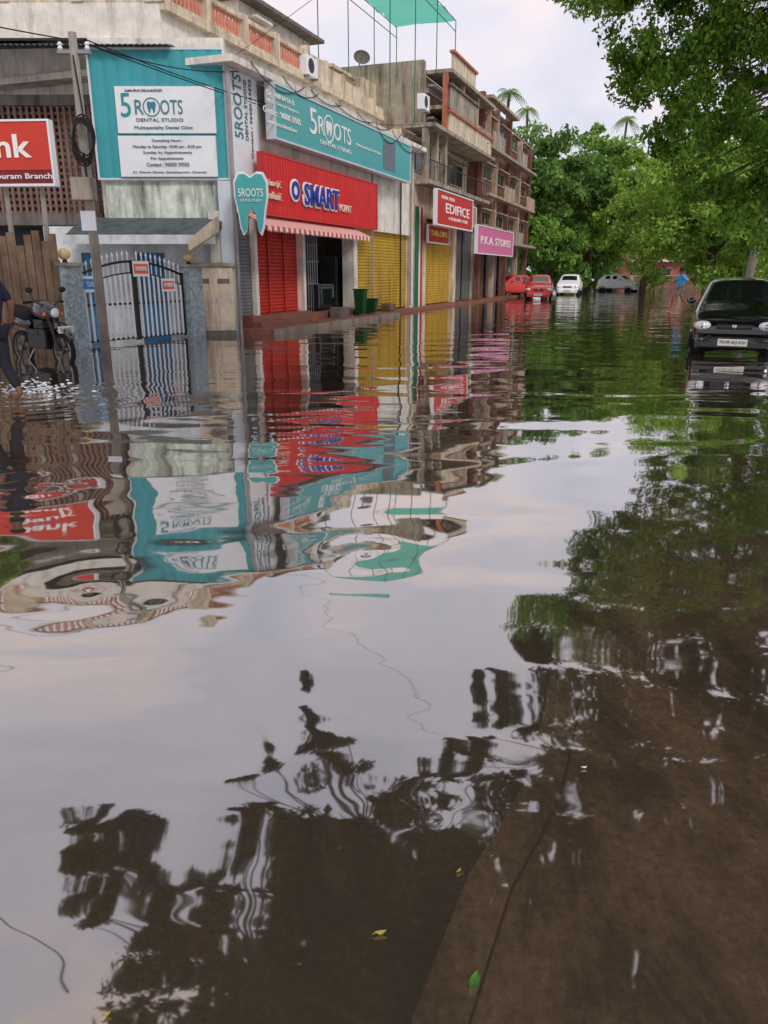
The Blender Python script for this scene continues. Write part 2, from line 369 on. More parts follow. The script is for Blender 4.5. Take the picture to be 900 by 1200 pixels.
def water_mat():
    m,nt,b=newmat('flood_water'); N=nt.nodes.new; L=nt.links.new; nt.nodes.remove(b)
    g=N('ShaderNodeNewGeometry')
    def math_(op,a,b_=None,c=None):
        n=N('ShaderNodeMath'); n.operation=op
        for i,x in enumerate((a,b_,c)):
            if x is None: continue
            if isinstance(x,(int,float)): n.inputs[i].default_value=x
            else: L(x,n.inputs[i])
        return n.outputs[0]
    def noise(sx,sy,scale,detail,dist=0,rot=0):
        mp=N('ShaderNodeMapping'); mp.inputs['Scale'].default_value=(sx,sy,1); mp.inputs['Rotation'].default_value=(0,0,rot); L(g.outputs['Position'],mp.inputs['Vector'])
        n=N('ShaderNodeTexNoise'); n.noise_dimensions='2D'; n.inputs['Scale'].default_value=scale; n.inputs['Detail'].default_value=detail; n.inputs['Distortion'].default_value=dist; n.inputs['Roughness'].default_value=.4
        L(mp.outputs[0],n.inputs['Vector']); return n.outputs['Fac']
    sep=N('ShaderNodeSeparateXYZ'); L(g.outputs['Position'],sep.inputs[0]); Y=sep.outputs['Y']
    patch=noise(1,1,.3,0)
    pf=N('ShaderNodeMapRange'); pf.inputs['From Min'].default_value=.4; pf.inputs['From Max'].default_value=.62; pf.inputs['To Min'].default_value=.2; pf.inputs['To Max'].default_value=1.2; L(patch,pf.inputs['Value'])
    h=math_('MULTIPLY',noise(.6,1.2,.8,0,.6,.2),.018)
    h=math_('ADD',h,math_('MULTIPLY',math_('MULTIPLY',noise(.6,1.5,2.2,0,.5,-.12),.0032),pf.outputs[0]))
    h=math_('ADD',h,math_('MULTIPLY',math_('MULTIPLY',noise(.7,1.4,8,0,0,.2),.0003),pf.outputs[0]))
    far=N('ShaderNodeMapRange'); far.inputs['From Min'].default_value=6; far.inputs['From Max'].default_value=13; L(Y,far.inputs['Value'])
    h=math_('ADD',h,math_('MULTIPLY',math_('MULTIPLY',noise(.5,1.2,2.0,1,.3,.1),.0026),far.outputs[0]))
    for (c,lam,amp,sig) in [((-.1,4.15),.30,.0012,.5),((-4.6,10.0),.36,.0045,1.2),((-1.5,3.6),.42,.0018,.75),((-1.75,2.75),.2,.0006,.25),((.15,1.9),.16,.0003,.3),((-2.6,5.6),.5,.0022,1.0)]:
        vd=N('ShaderNodeVectorMath'); vd.operation='DISTANCE'; vd.inputs[1].default_value=(c[0],c[1],0); L(g.outputs['Position'],vd.inputs[0]); r=vd.outputs['Value']
        s=math_('SINE',math_('MULTIPLY',r,2*math.pi/lam))
        dmp=math_('EXPONENT',math_('MULTIPLY',math_('MULTIPLY',r,r),-1/(sig*sig)))
        h=math_('ADD',h,math_('MULTIPLY',math_('MULTIPLY',s,dmp),amp))
    bp=N('ShaderNodeBump'); bp.inputs['Strength'].default_value=1; bp.inputs['Distance'].default_value=1; L(h,bp.inputs['Height'])
    fz=N('ShaderNodeFresnel'); fz.inputs['IOR'].default_value=1.33; L(bp.outputs[0],fz.inputs['Normal'])
    fac=math_('MINIMUM',math_('POWER',fz.outputs[0],.30),.83)
    gl=N('ShaderNodeBsdfGlossy'); gl.inputs['Roughness'].default_value=.03; gl.inputs['Color'].default_value=(.98,.96,.95,1); L(bp.outputs[0],gl.inputs['Normal'])
    tr=N('ShaderNodeBsdfTransparent'); tr.inputs['Color'].default_value=(.84,.74,.60,1)
    df=N('ShaderNodeBsdfDiffuse'); df.inputs['Color'].default_value=(.19,.155,.115,1)
    m1=N('ShaderNodeMixShader'); m1.inputs[0].default_value=.22; L(tr.outputs[0],m1.inputs[1]); L(df.outputs[0],m1.inputs[2])
    m2=N('ShaderNodeMixShader'); L(fac,m2.inputs[0]); L(m1.outputs[0],m2.inputs[1]); L(gl.outputs[0],m2.inputs[2])
    L(m2.outputs[0],nt.nodes['Material Output'].inputs['Surface'])
    return m
M['water']=water_mat()
MB().quad((-120,-60,0),(160,-60,0),(160,260,0),(-120,260,0)).build('water','water')['kind']='structure'
xA=F.xs(278,0); xB=F.xs(600,0); xmid=F.xs(430,0)
MB().box(xA,xmid,-1.15,.9,-.3,.13).box(xmid+.002,xB,-.6,.9,-.3,.11).build('pavement','pavement',fr=F)['kind']='structure'
MB().box(xA-.1,xmid,-1.32,-1.152,-.3,.145).build('kerb','paver',fr=F)['kind']='structure'
# ---------------------------------------------------------------- corner building
xC=F.xs(266,5); xE=F.xs(484,2)
_,zb=F.loc(300,97); zled=zb
x0b,x1b,z0b,z1b=F.rect(300,100,162,465)
B=thing('corner_building','long white two storey corner building with terrace balustrade and ground floor shops','building',F,(xC,0,0))
wl=MB(); zg=F.rect(303,178,250,436)[2]-.05
wl.box(xC,xE,0,9,zg,zled)
px_piers=[(266,277),(299.5,303),(356,358.5),(415,419),(480,484)]
for a_,b_ in px_piers: wl.box(F.xs(a_,1.5),F.xs(b_,1.5),.0,.45,0,zg-.003)
wl.box(xC,xE,3.0,3.1,0,zg-.003); wl.box(xC,xC+.2,.5,8.9,0,zg-.003)
wl.build('wall','white_wall',B)
MB().box(xC-.0,xE,-.55,.0,zled+.002,zled+.16).box(xC-.55,xC-.002,-.55,9,zled+.002,zled+.16).build('ledge','white_wall',B,bevel=.01)
xt=F.loc(188,5,1.5)[0]; xt2=F.loc(352,80,1.5)[0]
zpb=F.loc(300,62,1.5)[1]; zpt=F.loc(350,60,1.5)[1]
MB().box(xt,xE,1.5,9,zled+.162,zpb-.16).build('terrace_wall','white_wall',B)
MB().box(xt-.1,xE,1.3,9,zpb-.158,zpb).build('terrace_slab','cream_wall',B)
def balustrade(parent,x0,x1,y0,z0,z1,n=24,piers=4):
    r=MB(); r.box(x0,x1,y0-.1,y0+.1,z0+.001,z0+.1); r.box(x0,x1,y0-.12,y0+.12,z1-.12,z1)
    for k in range(piers+1):
        c=x0+(x1-x0)*k/piers; r.box(c-.14,c+.14,y0-.14,y0+.14,z0+.002,z1+.06)
    o=r.build('balustrade','cream_wall',parent,bevel=.01)
    me=None; hgt=z1-z0-.2
    for k in range(n):
        c=x0+(x1-x0)*(k+.5)/n
        if min(abs(c-(x0+(x1-x0)*j/piers)) for j in range(piers+1))<.2: continue
        p=(c,y0,z0+.1)
        if me is None:
            pr=[(.05,0),(.05,.06),(.03,.1),(.06,.28),(.065,.38),(.03,.55),(.03,.62),(.05,.66),(.05,.72)]
            b_=MB().lathe(p,[(r_,h*hgt/.72) for r_,h in pr],8).build('baluster','baluster',o,smooth=True)
            me=b_; base=Vector(p)
        else:
            c2=me.copy(); COL.objects.link(c2); c2.parent=o; c2.location=Vector(p)-base
    return o
balustrade(B,xt,xt2,1.45,zpb,zpt,n=44,piers=4)
P0=F.w(xt,1.5,0)
Kt=Fr(P0.x,P0.y,0)
Bs=thing('terrace_front','white parapet band and baluster railing along the top of the left corner block','parapet',Kt,(0,0,zpb))
MB().box(-9,0,-.1,.15,zpb-.75,zpb-.002).build('parapet_band','white_wall',Bs)
balustrade(Bs,-9,-.2,.0,zpb,zpt,n=48,piers=5)
MB().box(-9,-.12,.16,6,zpb-.5,zpb-.1).build('roof_slab','concrete2',Bs)
zp2=zpb+.75
sp=MB()
xs_=xt2+.1
for k in range(5):
    xa=xs_+(xE-xs_)*k/5; xb=xs_+(xE-xs_)*(k+1)/5
    sp.box(xa,xb-.004,1.35,1.5,zpb+.002,zp2-.12*k); sp.box(xa,xa+.25,1.3,1.55,zpb+.002,zp2-.12*k+.16)
sp.build('parapet','cream_wall',B)
rm=MB(); a0=F.loc(280,20,3.5)[0]; a1=F.loc(362,20,3.5)[0]
rm.box(a0,a1,3.5,7,zpb+.002,zpb+2.3); rm.build('roof_room','white_wall',B)
MB().box(a0-.3,a1+.3,3.0,7.3,zpb+2.302,zpb+2.42).build('roof_slab','concrete2',B)
window(B,a0+.6,a0+1.6,zpb+.9,zpb+1.9,3.5)
a2_,a3_=F.loc(388,100,3)[0],F.loc(440,100,3)[0]
MB().box(a2_,a3_,3,6,zpb+.002,zpb+1.6).box(a2_-.15,a3_+.15,2.85,6.1,zpb+1.603,zpb+1.72).build('stair_block','cream_wall',B)
MB().box(a2_+.5,a2_+1.3,2.94,2.998,zpb+.05,zpb+1.5).build('roof_door','pane',B)
wt=thing('water_tank','black plastic water tank on the roof beside the cream stair block','water tank',F,(a3_+1.4,3.6,zpb))
MB().lathe((a3_+1.4,3.6,zpb),[(.5,0),(.52,.1),(.52,.35),(.5,.4),(.52,.45),(.52,.8),(.4,.98),(.2,1.05),(.2,1.12)],20).build('tank_body','rubber',wt,smooth=True)
MB().lathe((a3_+1.4,3.6,zpb+1.12),[(.22,0),(.22,.06),(.05,.08)],16).build('lid','black',wt)
x0,x1,_,z1=F.rect(277,262,375,299.5,.12); MBs=MB(); corr(MBs,x0,x1,.14,zg-.02,.14,.09,.02); MBs.build('grey_shutter','greyshutter',B)
x0=F.xs(303,1.0,-.4); x1=F.xs(357,1.5); x2=F.xs(415,1.5)
MB().box(x0,x1,-.2,.44,.132,.42).box(x0,x1-.3,-.45,-.202,.132,.28).build('steps','pavement',B)
MB().box(x1+.01,x2,-.1,2.58,.132,.34).build('shop_floor','pavement',B)
x0=F.xs(303,1.5)
s_=MB(); corr(s_,x0,x1,.422,zg-.02,.25,.1,.025); so_=s_.build('red_shutter','redshop',B)
for k in range(4): MB().box(x0+(x1-x0)*k/3-.03,x0+(x1-x0)*k/3+.03,.17,.215,.423,zg-.03).build('shutter_guide','redshop',so_)
x0=F.xs(358.5,1.5); x1=F.xs(415,1.5)
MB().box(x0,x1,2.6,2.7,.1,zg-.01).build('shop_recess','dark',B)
gr=MB(); 
for k in range(9): gr.tube((x0+.1+k*.17,.3,.34),(x0+.1+k*.17,.3,zg-.1),.012)
for z in(.5,1.2,1.9,2.4): gr.tube((x0,.3,z),(x0+1.6,.3,z),.014)
gr.build('grille','steel',B)
x0=F.xs(419,1.5); x1=F.xs(480,1.5); zy=F.rect(417,257,360,482)[3]; s_=MB(); corr(s_,x0,x1,.14,zy,.2,.11,.03); s_.build('yellow_shutter','yellow',B)
if zg-zy>.05: MB().box(x0-.1,x1+.1,.0,.25,zy+.003,zg-.004).build('shutter_box','concrete',B)
for px_ in (437,470,482):
    xx=F.xs(px_,3.0,-.1); MB().path([(xx,-.08,.2),(xx,-.08,zg+.8),(xx+.05,-.08,zled)],.035,8).build('downpipe','grey_wall' if px_!=470 else 'darkgrey',B)
for k in range(7):
    xa=xC+.3+k*1.7; xb=xa+random.uniform(2,5); 
    if xb>xE: xb=xE-.1
    z0=zled+.17+random.uniform(0,.05); dr=random.uniform(.15,.5)
    MB().path([(xa+(xb-xa)*t/10,-.58,z0-dr*4*(t/10)*(1-t/10)) for t in range(11)],.012,5).build('service_wire','wire',B)
for q,(px,py,yy) in enumerate([(366,78,1.5),(500,120,.0)]):
    xx,zz=F.loc(px,py,yy-.35)
    A=thing('air_conditioner',['beige outdoor air conditioner unit on the cream parapet beside the terrace railing','outdoor air conditioner unit on the balcony building beyond the teal board'][q],'air conditioner',F,(xx,yy-.35,zz))
    MB().box(xx-.4,xx+.4,yy-.36,yy-.06,zz-.3,zz+.28).build('casing','board',A,bevel=.02)
    MB().lathe((xx-.1,yy-.37,zz),[(.22,0),(.22,.012)],20,'y').build('fan_grille','darkgrey',A)
    for s in(-.35,.3): MB().box(xx+s,xx+s+.05,yy-.4,yy,zz-.36,zz-.302).build('bracket','steel',A)
xx,zz=F.loc(421,70,2.5)
D=thing('satellite_dish','grey satellite dish on a thin mast above the cream roof parapet','satellite dish',F,(xx,2.5,zpb))
MB().tube((xx,2.5,zpb),(xx,2.5,zz),.03).build('mast','steel',D)
ds=MB(); pr=[(.02,.0),(.15,.02),(.3,.08),(.42,.17),(.43,.17),(.3,.095),(.15,.035),(.02,.015)]
ds.lathe((0,0,0),pr,20)
rot=Matrix.Rotation(math.radians(-60),3,'Z')@Matrix.Rotation(math.radians(62),3,'X')
ds.v=[tuple(rot@Vector(v)*.8+Vector((xx,2.4,zz))) for v in ds.v]; ds.build('dish','concrete2',D,smooth=True)
fe=rot@Vector((0,0,.4)); MB().tube((xx,2.4,zz),(xx+fe.x,2.4+fe.y,zz+fe.z),.012).build('feed_arm','steel',D)
def board(name,label,fr,rect,y,th,mat,ribs=None,cat='sign',frame=None):
    x0,x1,z0,z1=rect; S=thing(name,label,cat,fr,((x0+x1)/2,y,z0))
    b=MB().box(x0,x1,y-th,y,z0,z1)
    if ribs: corr(b,x0+.01,x1-.01,z0+.01,z1-.01,y-th-.002,ribs,.022,False)
    b.build('panel',mat,S)
    if frame:
        t=.05; f=MB(); f.box(x0-t,x1+t,y-th-.03,y,z1+.001,z1+t).box(x0-t,x1+t,y-th-.03,y,z0-t,z0-.001).box(x0-t,x0-.001,y-th-.03,y,z0,z1).box(x1+.001,x1+t,y-th-.03,y,z0,z1)
        f.build('frame',frame,S)
    return S
def tooth(cx,cz,w,h):
    raw=[(0,.40),(.18,.47),(.36,.46),(.48,.33),(.48,.1),(.40,-.12),(.34,-.38),(.26,-.5),(.18,-.44),(.12,-.18),(0,-.06)]
    full=raw+[(-x,z) for x,z in raw[-2:0:-1]]
    return [(cx+x*w,cz+z*h) for x,z in full][::-1]
S1=board('clinic_signboard','large teal sheet panel with two white dental clinic boards, facing the camera',K,K.rect(112,60,209,265),-.05,.06,'teal',.3,frame='greyboard')
bx=K.rect(136,101,156,252,-.2); MB().box(bx[0],bx[1],-.2,-.14,bx[2],bx[3]).build('white_board','board',S1)
bx2=K.rect(140,159,207,254,-.2); MB().box(bx2[0],bx2[1],-.2,-.14,bx2[2],bx2[3]).build('white_board','board',S1)
yt=-.203
ptext(S1,"ஃபைவ் ரூட்ஸ் டென்டல் ஸ்டூடியோ",K,146,104,108,190,yt,'greytext')
ptext(S1,"5",K,141,109,137,153,yt,'teal_text')
ptext(S1,"R",K,158,117,134,168,yt,'slatetext'); ptext(S1,"OTS",K,188,117,134,214,yt,'slatetext')
xx,zz=K.loc(177.5,125.5,yt)
MB().prism(tooth(xx,zz,.22,.26),yt-.012,yt).build('tooth_emblem','slatetext',S1)
MB().ring((xx,yt-.010,zz),.185,.21,.008).build('ring_emblem','slatetext',S1)
ptext(S1,"DENTAL STUDIO",K,160,138.5,142.5,215,yt,'greytext')
ptext(S1,"Multispeciality Dental Clinic",K,158,147.5,152.5,226,yt,'slatetext')
for st,a,t_,b_,c in [("Consulting Hours :",178,163,167,214),("Monday to Saturday 10:00 am - 8:30 pm",156,170,174.5,236),("Sunday by Appointments",168,177,181,225),("For Appointments",177,184,188,215),("Contact : 96000 39505",172,190.5,195,222),("21, Dewar Street, Gopalapuram, Chennai",156,200.5,203.5,242)]:
    ptext(S1,st,K,a,t_,b_,c,yt,'greytext')
rg_=F.rect(267,68,206,298,-.08)
S=board('clinic_notice_board','tall pale board with vertical grey lettering at the building corner',F,rg_,-.08,.06,'board',frame='greyboard')
wv_=rg_[1]-rg_[0]; hv_=rg_[3]-rg_[2]
text(S,"5ROOTS",rg_[0]+wv_*.15,rg_[0]+wv_*.45,rg_[2]+hv_*.35,rg_[2]+hv_*.9,-.143,'slatetext',vertical=True)
text(S,"DENTAL STUDIO",rg_[0]+wv_*.55,rg_[0]+wv_*.65,rg_[2]+hv_*.35,rg_[2]+hv_*.88,-.143,'greytext',vertical=True)
text(S,"Contact : 96000 39505",rg_[0]+wv_*.75,rg_[0]+wv_*.83,rg_[2]+hv_*.2,rg_[2]+hv_*.9,-.143,'greytext',vertical=True)
S=board('clinic_fascia_sign','long teal fascia board with white dental clinic lettering above the red shop sign',F,(x0b,x1b,z0b,z1b),-.3,.25,'teal_board',frame='greyboard')
yt=-.553
def fx(px,z): return F.xs(px,z,yt)
zc=(z0b+z1b)/2; hh=z1b-z0b
def ft(st,pa,pb_,f0,f1,mat,bold=0): text(S,st,fx(pa,zc),fx(pb_,zc),z0b+hh*f0,z0b+hh*f1,yt,mat,bold)
ft("5",363,371,.32,.86,'whitetext'); ft("R",373,380,.38,.76,'whitetext'); ft("OTS",391,411,.38,.76,'whitetext')
xx=fx(385.5,zc); MB().prism(tooth(xx,z0b+hh*.57,.44,.42),yt-.012,yt).build('tooth_emblem','whitetext',S)
MB().ring((xx,yt-.010,z0b+hh*.57),.34,.38,.008).build('ring_emblem','whitetext',S)
ft("DENTAL STUDIO",375,411,.18,.27,'whitetext')
ft("Dr. ABINAYA B",313,345,.74,.84,'whitetext'); ft("BDS., Dental Surgeon",313,350,.6,.68,'whitetext'); ft("Contact : 96000 39505",308,352,.4,.52,'whitetext'); ft("www.5rootsdental.com",313,347,.22,.3,'whitetext')
ft("Multispeciality Dental Clinic",417,446,.42,.5,'whitetext')
MB().box(fx(449,zc),fx(463,zc),yt-.01,yt,z0b+hh*.12,z0b+hh*.88).build('photo_panel','greytext',S)
rr=F.rect(303,180,250,435,-.35)
S=board('shop_fascia_sign','bright red ribbed shop sign with big blue and white lettering below the teal board',F,rr,-.35,.2,'red',.16,frame='redsign')
z0,z1=rr[2],rr[3]; hh=z1-z0; yt=-.59; zc=(z0+z1)/2
def ft2(st,pa,pb_,f0,f1,mat,bold=0,dy=0): return text(S,st,F.xs(pa,zc,yt),F.xs(pb_,zc,yt),z0+hh*f0,z0+hh*f1,yt-dy,mat,bold,ext=.02)
ft2("SMART",354,396.5,.22,.68,'whitetext',.06); ft2("SMART",355,395.5,.25,.65,'blue_letter',.015,.03)
ft2("POINT",397,411,.25,.40,'paletext',0)
xx=F.xs(345,zc,yt); MB().lathe((xx,yt-.03,z0+hh*.48),[(.30,0),(.30,.03)],24,'y').build('round_emblem','whitetext',S)
MB().ring((xx,yt-.055,z0+hh*.48),.13,.24,.02).build('ring_emblem','blue_letter',S)
ft2("ஸ்மார்ட்",310,329,.45,.58,'paletext'); ft2("பாயிண்ட்",310,329,.25,.38,'paletext')
x0=F.xs(307,zg,-.9); x1=F.xs(432,zg,-.9)
aw=MB(); zt=z0-.03
aw.quad((x0,-.3,zt),(x1,-.3,zt),(x1,-1.0,zt-.32),(x0,-1.0,zt-.32))
n=44
for k in range(n):
    a_=x0+(x1-x0)*k/n; b_=x0+(x1-x0)*(k+1)/n; m_=(a_+b_)/2
    aw.quad((a_,-1.0,zt-.32),(b_,-1.0,zt-.32),(b_,-1.0,zt-.42),(m_,-1.01,zt-.47),(a_,-1.0,zt-.42))
tag(aw.build('awning','awning',fr=F),'pink and white striped awning with scalloped edge under the red shop sign','awning')
xx,zz=K.loc(295,238,-.8)
TS=thing('tooth_sign','teal rimmed tooth shaped hanging sign with white dental lettering','sign',K,(xx,-.8,zz-.8))
wv=.86; hv=1.5
MB().prism(tooth(xx,zz,wv,hv),-.86,-.74).build('rim','board',TS)
MB().prism(tooth(xx,zz,wv*.9,hv*.92),-.885,-.862).build('face','teal_board',TS)
text(TS,"5ROOTS",xx-.3,xx+.3,zz+.14,zz+.32,-.888,'whitetext'); text(TS,"DENTAL STUDIO",xx-.26,xx+.26,zz+.02,zz+.08,-.888,'whitetext')
MB().tube((xx-.5,-.3,zz+.45),(xx-.1,-.8,zz+.45),.02).build('bracket','steel',TS)
# ---------------------------------------------------------------- annex
A=thing('annex_building','low white annex with blue doors, dark mossy slab roof and iron gate in front','building',K,(-5.5,0,0))
x0,x1,z0,z1=K.rect(126,213,262,262,0)
zsl=K.loc(160,262,0)[1]
MB().box(x0,x1-.02,-.02,.25,zsl+.1,z1).build('parapet_wall','moss_wall',A,label='white parapet wall streaked with dark moss')
MB().box(x0-.05,x1-.0,-.08,.3,z1+.002,z1+.07).build('coping','annex_wall',A)
xl,_=K.loc(78,280,-1.2); xr,_=K.loc(252,280,-1.2)
zf=K.loc(160,286,-1.3)[1]
MB().prismx([(-1.3,zf+.10),(-1.3,zf+.2),(.0,zsl+.14),(.25,zsl+.14),(.25,zsl-.05),(0,zsl-.05)],xl,xr).build('sloped_slab','slab',A)
MB().box(xl-.03,xr+.03,-1.36,-1.303,zf,zf+.21).build('slab_edge','annex_wall',A)
xw0=K.xs(60,1,.1); xw1=K.xs(258,1,.1)
aw_=MB()
doors=[(100,121),(164,197)]
edges=[xw0]+[K.xs(p,1,.1) for d_ in doors for p in d_]+[xw1]
zd=K.loc(180,296,.1)[1]
for k in range(0,len(edges),2): aw_.box(edges[k],edges[k+1],.1,.3,0,zsl-.06)
for k in range(1,len(edges)-1,2): aw_.box(edges[k]+.002,edges[k+1]-.002,.1,.3,zd,zsl-.06)
aw_.build('wall','annex_wall',A)
for k in range(1,len(edges)-1,2):
    d_=MB().box(edges[k]+.03,edges[k+1]-.03,.16,.2,0,zd-.01); 
    for j in range(3):
        d_.box(edges[k]+.12,(edges[k]+edges[k+1])/2-.04,.14,.158,.15+j*.7,.7+j*.7).box((edges[k]+edges[k+1])/2+.04,edges[k+1]-.12,.14,.158,.15+j*.7,.7+j*.7)
    dd=d_.build('door','blue_door',A); MB().sphere((edges[k+1]-.1,.12,1.05),.03,6).build('handle','steel',dd)
xa,za=K.loc(222,288,-1.5); xb,zb_=K.loc(262,256,-.8)
MB().prism([(xa,za-.12),(xb,zb_-.35),(xb,zb_),(xa,za+.12)],-1.6,-1.42).build('stair_parapet','cream_wall',A)
xa=K.xs(258,3,-.1); xb=K.xs(274,3,-.1)
MB().box(xa,xb,-.25,.0,0,z1-.0).build('corner_column','greyboard',A,bevel=.01)
MB().tube((xb+.06,-.3,0),(xb+.06,-.3,z1+2.5),.05).build('drain_pipe','grey_wall',A)
xa=K.xs(108,5); xb=K.xs(264,5)
G_=thing('side_block','grey upper block behind the teal panel with dark sheet canopy and brown lattice screen','building',K,(-7,2,0))
MB().box(xa,xb,.26,.5,zsl+.15,zpb-.76).build('side_wall','white_wall',G_)
MB().box(-22,-3.2,3.2,9,0,zpb-.76).build('wall','grey_wall',G_)
jx0=K.xs(-60,4,1.2); jx1=K.xs(115,4,1.2); jz0=K.loc(60,250,1.2)[1]; jz1=K.loc(60,124,1.2)[1]
jm=MB(); nn_=int((jx1-jx0)/.16)
for k in range(nn_+1): jm.box(jx0+k*.16,jx0+k*.16+.07,1.2,1.26,jz0,jz1)
nz_=int((jz1-jz0)/.16)
for k in range(nz_+1): jm.box(jx0,jx1,1.262,1.32,jz0+k*.16,jz0+k*.16+.07)
jm.build('lattice_screen','jaali',G_)
MB().box(jx0,jx1,1.9,2.0,0,jz1).build('dark_backing','darkgrey',G_)
MB().box(jx0,jx1,1.15,1.9,jz1+.002,jz1+.25).build('floor_band','concrete2',G_); MB().box(jx0,jx1,1.15,1.9,jz0-.3,jz0-.002).build('floor_band','concrete2',G_)
for a_,b_ in((8,40),(60,92)): 
    window(G_,K.xs(a_,6,3.2),K.xs(b_,6,3.2),K.loc(30,110,3.2)[1],K.loc(30,74,3.2)[1],3.2,'white_wall')
cs=MB(); cx0=K.xs(-70,6,-.4); cx1=K.xs(200,6,-.4); zA=K.loc(60,56,-.2)[1]
n=40
for k in range(n):
    a_=cx0+(cx1-cx0)*k/n; b_=cx0+(cx1-cx0)*(k+1)/n; m_=(a_+b_)/2
    cs.quad((a_,-.4,zA),(m_,-.4,zA+.04),(m_,2.4,zA+.64),(a_,2.4,zA+.6)).quad((m_,-.4,zA+.04),(b_,-.4,zA),(b_,2.4,zA+.6),(m_,2.4,zA+.64))
cs.build('sheet_canopy','roofsheet',G_)
# ---------------------------------------------------------------- balcony building
x0=F.xs(485,4); xm=F.loc(510,60)[0]; x1=F.loc(562,150)[0]; ztop=F.loc(510,46)[1]-1.3
E=thing('balcony_building','weathered cream three storey building with stacked balconies beyond the yellow shutter','building',F,(x0,0,0))
zg2=F.rect(499,256,357,530)[3]; z1f=F.rect(486,216,250,530)[3]; z2f=F.rect(487,150,215,530)[3]
eb=MB()
eb.box(x0+.01,x1,0,9,zg2+.02,z1f); 
for a_,b_ in((485,499),(530,534),(556,559)): eb.box(F.xs(a_,1.5)+.02,F.xs(b_,1.5),.0,.5,0,zg2+.018)
eb.box(x0+.01,x1,1.5,9,0,zg2+.018)
eb.box(x0+.01,x1,.6,9,z1f+.002,z2f)
eb.box(x0+.6,xm-.02,2.6,9,z2f+.002,z2f+2.2)
eb.build('wall','cream_wall',E)
zh=z2f+(ztop-z2f)*.45
MB().box(xm,x1,.5,9,z2f+.002,zh).build('middle_wall','cream_wall',E)
MB().box(xm,x1,.5,9,zh+.162,ztop).build('upper_wall','salmon',E)
MB().box(xm-.35,xm-.003,.4,5,z2f+.1,ztop+.5).build('side_wall','concrete',E)
for z,yy in((z1f,-.7),(z2f,-.9),(zh,-.7),(ztop,-.8)):
    xx0=x0 if z<z2f+.1 else xm
    MB().box(xx0,x1+.1,yy,.49 if z>z2f-.1 else -.002,z+.004,z+.16).build('balcony_slab','concrete',E,bevel=.01)
for k in range(4):
    xx=xm+(x1-xm)*k/3; MB().box(xx-.12,xx+.12,-.6,-.4,z2f+.162,ztop).build('column','salmon' if k else 'orange_trim',E)
for k in range(3):
    xx=x0+.2+(xm-x0)*k/2; MB().box(xx-.15,xx+.15,-.55,-.3,z1f+.162,z2f).build('column','concrete',E)
for a_,b_,za_,zb2,x8,x9,mt in((-.68,-.6,z2f+.162,z2f+1.0,xm+.13,x1,'cream_wall'),(-.68,-.6,zh+.162,zh+.9,xm+.13,xm+(x1-xm)*.62,'concrete'),(-.78,-.7,ztop+.162,ztop+.75,xm+.13,xm+(x1-xm)*.5,'cream_wall')):
    pr_=MB().box(x8,x9,a_,b_,za_,zb2).build('balcony_parapet',mt,E)
    MB().box(x8-.15,x9+.05,a_-.1,b_+.05,zb2+.002,zb2+.1).build('coping','orange_trim' if mt=='cream_wall' else 'concrete2',pr_)
rl=MB()
for k in range(22): xx=x0+.2+k*(x1-x0-.4)/21; rl.tube((xx,-.65,z1f+.16),(xx,-.65,z1f+.95),.014,None,5)
rl.tube((x0+.1,-.65,z1f+.95),(x1,-.65,z1f+.95),.025); rl.build('railing','darkgrey',E)
for k in range(3):
    xa=x0+.5+k*(x1-x0-1)/3; xb=xa+(x1-x0-1)/3-.6
    window(E,xa,xb,z1f+.7,z2f-.35,.6,'concrete')
for k in range(2):
    xa=xm+.5+k*(x1-xm-1)/2; xb=xa+(x1-xm-1)/2-.5
    window(E,xa,xb,z2f+.9,zh-.3,.5,'board'); window(E,xa,xb,zh+.8,ztop-.4,.5,'board')
s_=MB(); corr(s_,F.xs(499,1.5),F.xs(530,1.5),0.13,zg2-.05,.2,.11,.03); s_.build('yellow_shutter','yellow',E)
for a_,b_ in((534,545),(546,556)):
    s_=MB(); corr(s_,F.xs(a_,1.5)+.03,F.xs(b_,1.5)-.03,.13,zg2-.1,.25,.1,.02); s_.build('grey_shutter','greyshutter',E)
xx=F.xs(485,1.5)+.06
for wd,mt in ((.5,'green_paint'),(.2,'board'),(.28,'redshop')): MB().box(xx,xx+wd,-.03,-.002,.05,zg2+.4).build('painted_strip',mt,E); xx+=wd+.02
NT=thing('shade_net','teal green shade net stretched over thin poles on the far rooftop','shade net',F,(xm,2,ztop))
zn=F.loc(480,8,1.5)[1]+.35; nx0=xm-4.6; nx1=xm+4.6
nm=MB(); n=20
for i in range(n+1):
    for j in range(7):
        u=i/n; v=j/6; nm.v.append((nx0+(nx1-nx0)*u,.4+3.0*v,zn-.1*math.sin(u*math.pi*5)**2-.06*math.sin(v*math.pi)+.05*math.sin(i*2.1+j)))
for i in range(n):
    for j in range(6): a_=i*7+j; nm.f.append((a_,a_+1,a_+8,a_+7))
nm.build('net','greennet',NT)
for i in range(4):
    for v in(0,1): MB().tube((nx0+(nx1-nx0)*i/3,.4+3.0*v,zpb if i<1 else (z2f if i<2 else ztop)),(nx0+(nx1-nx0)*i/3,.4+3.0*v,zn-.02),.022).build('pole','green_paint',NT)
for v in(0,1):
    for dz in (.05,.5): MB().tube((nx0,.4+3.0*v,zn-dz),(nx1,.4+3.0*v,zn-dz),.018).build('rail','green_paint',NT)
